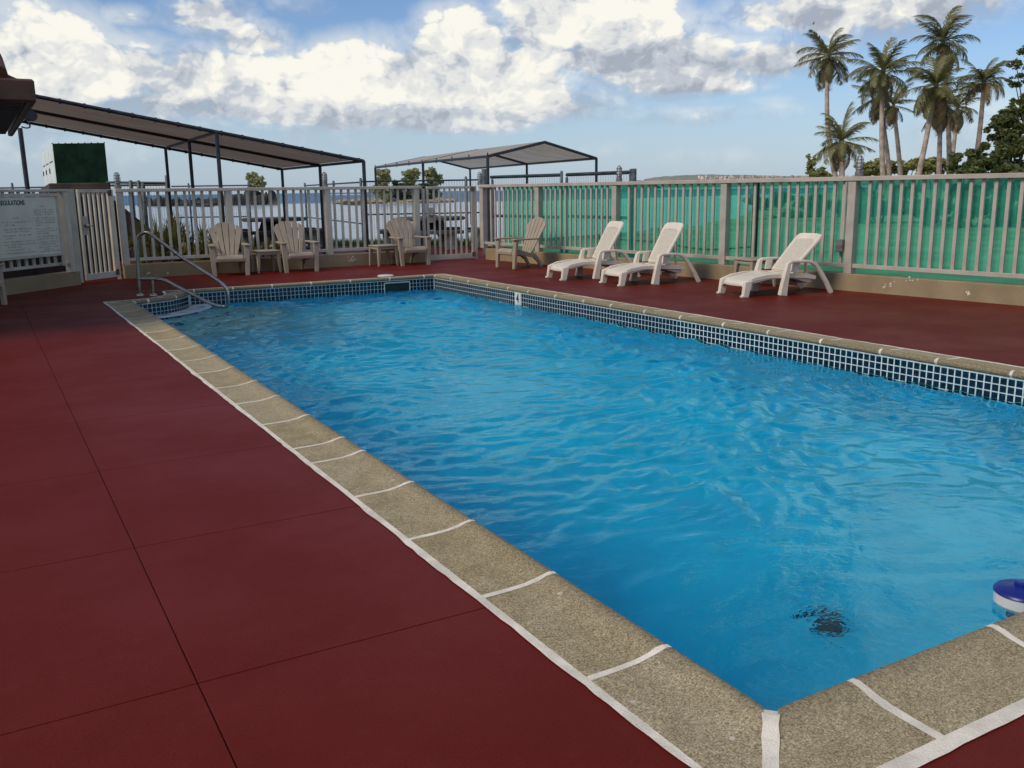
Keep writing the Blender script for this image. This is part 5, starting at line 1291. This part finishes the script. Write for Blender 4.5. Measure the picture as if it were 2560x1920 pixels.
for i, (lab, px, lumps, m_) in enumerate((('pale airy tree at the left end of the tan islet', 960, [(957, 442, 22, 22), (950, 470, 26, 20), (965, 490, 26, 16)], 'leaf_isle'), ('dark low tree in the middle of the tan islet', 1000, [(995, 470, 32, 18), (1005, 490, 36, 16)], 'leaf_dark'),
                                      ('tall pale tree in the middle of the tan islet', 1030, [(1027, 445, 26, 22), (1032, 468, 30, 20)], 'leaf_isle'), ('dark tree behind the left jamb of the far gate', 1050, [(1050, 490, 36, 16), (1060, 470, 26, 16)], 'leaf_dark'), ('pale airy tree at the right end of the tan islet', 1085, [(1083, 440, 22, 22), (1085, 462, 24, 18), (1090, 488, 20, 16)], 'leaf_isle'))): itree(lab, px, ID + 4 * i, lumps, 72 + i, M[m_], .45, 1300)
lag_lab = ['small dark rock standing in the lagoon before the long dark islet', 'small dark rock left of the tan islet', 'small dark rock close under the left end of the tan islet', 'small dark rock on the reef seen through the far gate']
for i, (px, py) in enumerate(((398 + 115, 517), (869, 512), (895, 513), (1128, 502))):
    p = atz(px, py, ZW); boulder('lagoon_rock', lag_lab[i], (p.x, p.y, ZW), (1.6, 1.2, .7), M['rock'], 80 + i, 'small rocks in the lagoon')
# breaking water on the reef
b = MB()
for x0, x1, y in ((815, 892, 487.5), (1745, 1900, 470.5), (664, 690, 507)):
    for k in range(14):
        f = k / 13; p = atz(x0 + (x1 - x0) * f, y + rnd.uniform(-.3, .3), ZW); L = (atz(x1, y, ZW) - atz(x0, y, ZW)).length / 13
        b.box((p.x, p.y, ZW + .1), (L * 1.1, L * rnd.uniform(.3, .8), rnd.uniform(.3, .9) * (L / 4) ** .5), math.atan2(MR[1, 0], MR[0, 0]))
stuff(tag(b.build('surf', M['foam']), 'thin white line of surf breaking on the reef', 'surf'))

# ---- far headland -----------------------------------------------------------------
HD = 4200
def ridge(name, prof, d, depth, m):
    """prof: (px, py) skyline points; a solid ridge with a sloping face"""
    b = MB(); n_ = len(prof); r = random.Random(4)
    for dz, s in ((0, 0), (.62, .30), (1, .55), (.9, 1.0)):
        for px, py in prof:
            q = at(px, py, d); base = at(px, 480, d); k = depth * s; fw = Vector((MR[0, 2], MR[1, 2], 0)).normalized(); b.v.append((q.x + fw.x * k, q.y + fw.y * k, ZW - 1 + (max(q.z - ZW, .5)) * dz + (r.uniform(-1.5, 1.5) if 0 < dz < 1 else 0)))
    for i in range(3):
        for j in range(n_ - 1): k = i * n_ + j; b.f.append((k, k + 1, k + n_ + 1, k + n_))
    return struct(b.build(name, m, smooth_=True))
M['hill'] = mat('distant_hillside', (.165, .185, .155), .95, .15, .012, 0, col2=(.25, .24, .19), detail=6)
prof = [(1672, 456), (1677, 449), (1681, 439), (1690, 438), (1697, 441), (1702, 436), (1708, 435), (1722, 436.5), (1740, 434), (1765, 433), (1800, 431.5), (1840, 431), (1880, 432.5), (1920, 432), (1960, 433.5), (2010, 434.5), (2060, 436), (2110, 437), (2200, 438), (2400, 437), (2700, 436)]
pf = []
r = random.Random(9)
for (a, c), (e_, g_) in zip(prof[:-1], prof[1:]):
    k = max(1, int((e_ - a) / 5))
    for i in range(k): f = i / k; pf.append((a + (e_ - a) * f, c + (g_ - c) * f + r.uniform(-.5, .5)))
ridge('headland', pf, HD, 900, M['hill'])
ridge('low_hill', [(1560, 462), (1575, 456), (1595, 450.5), (1615, 448.5), (1632, 450), (1645, 454), (1660, 460)], HD * 1.1, 500, M['hill'])
b = MB(); r = random.Random(12)
for k in range(150):
    px = 1745 + 400 * r.random() ** 1.1; py = r.uniform(440.5, 447.5) - (px - 1745) * .004; p = at(px, py, HD - 5); w = r.uniform(5, 14); b.box((p.x, p.y, p.z), (w, w, r.uniform(5, 11)), .5)
stuff(tag(b.build('far_houses', M['house']), 'town of tiny pale houses along the far headland', 'houses'))
# a bird over the palms
p = at(2034, 58, 60); bd = thing('bird', 'tiny dark bird flying left of the palms', 'bird', tuple(p)); bd.scale = (.55, .55, .55)
b = MB(); b.lathe([(.01, -.16), (.05, -.06), (.06, .02), (.03, .12), (.005, .17)], (0, 0, 0), 8); bo = b.build('body', M['black'], bd, local=True, smooth_=True); bo.rotation_euler = (1.2, 0, .6)
b = MB(); b.add([(0, -.05, .02), (0, .05, .02), (.06, .02, .26), (.04, -.05, .22)], [(0, 1, 2, 3)]); b.add([(0, -.05, 0), (0, .05, 0), (-.05, .02, -.22), (-.03, -.05, -.2)], [(0, 1, 2, 3)]); b.build('wings', M['black'], bd, local=True)
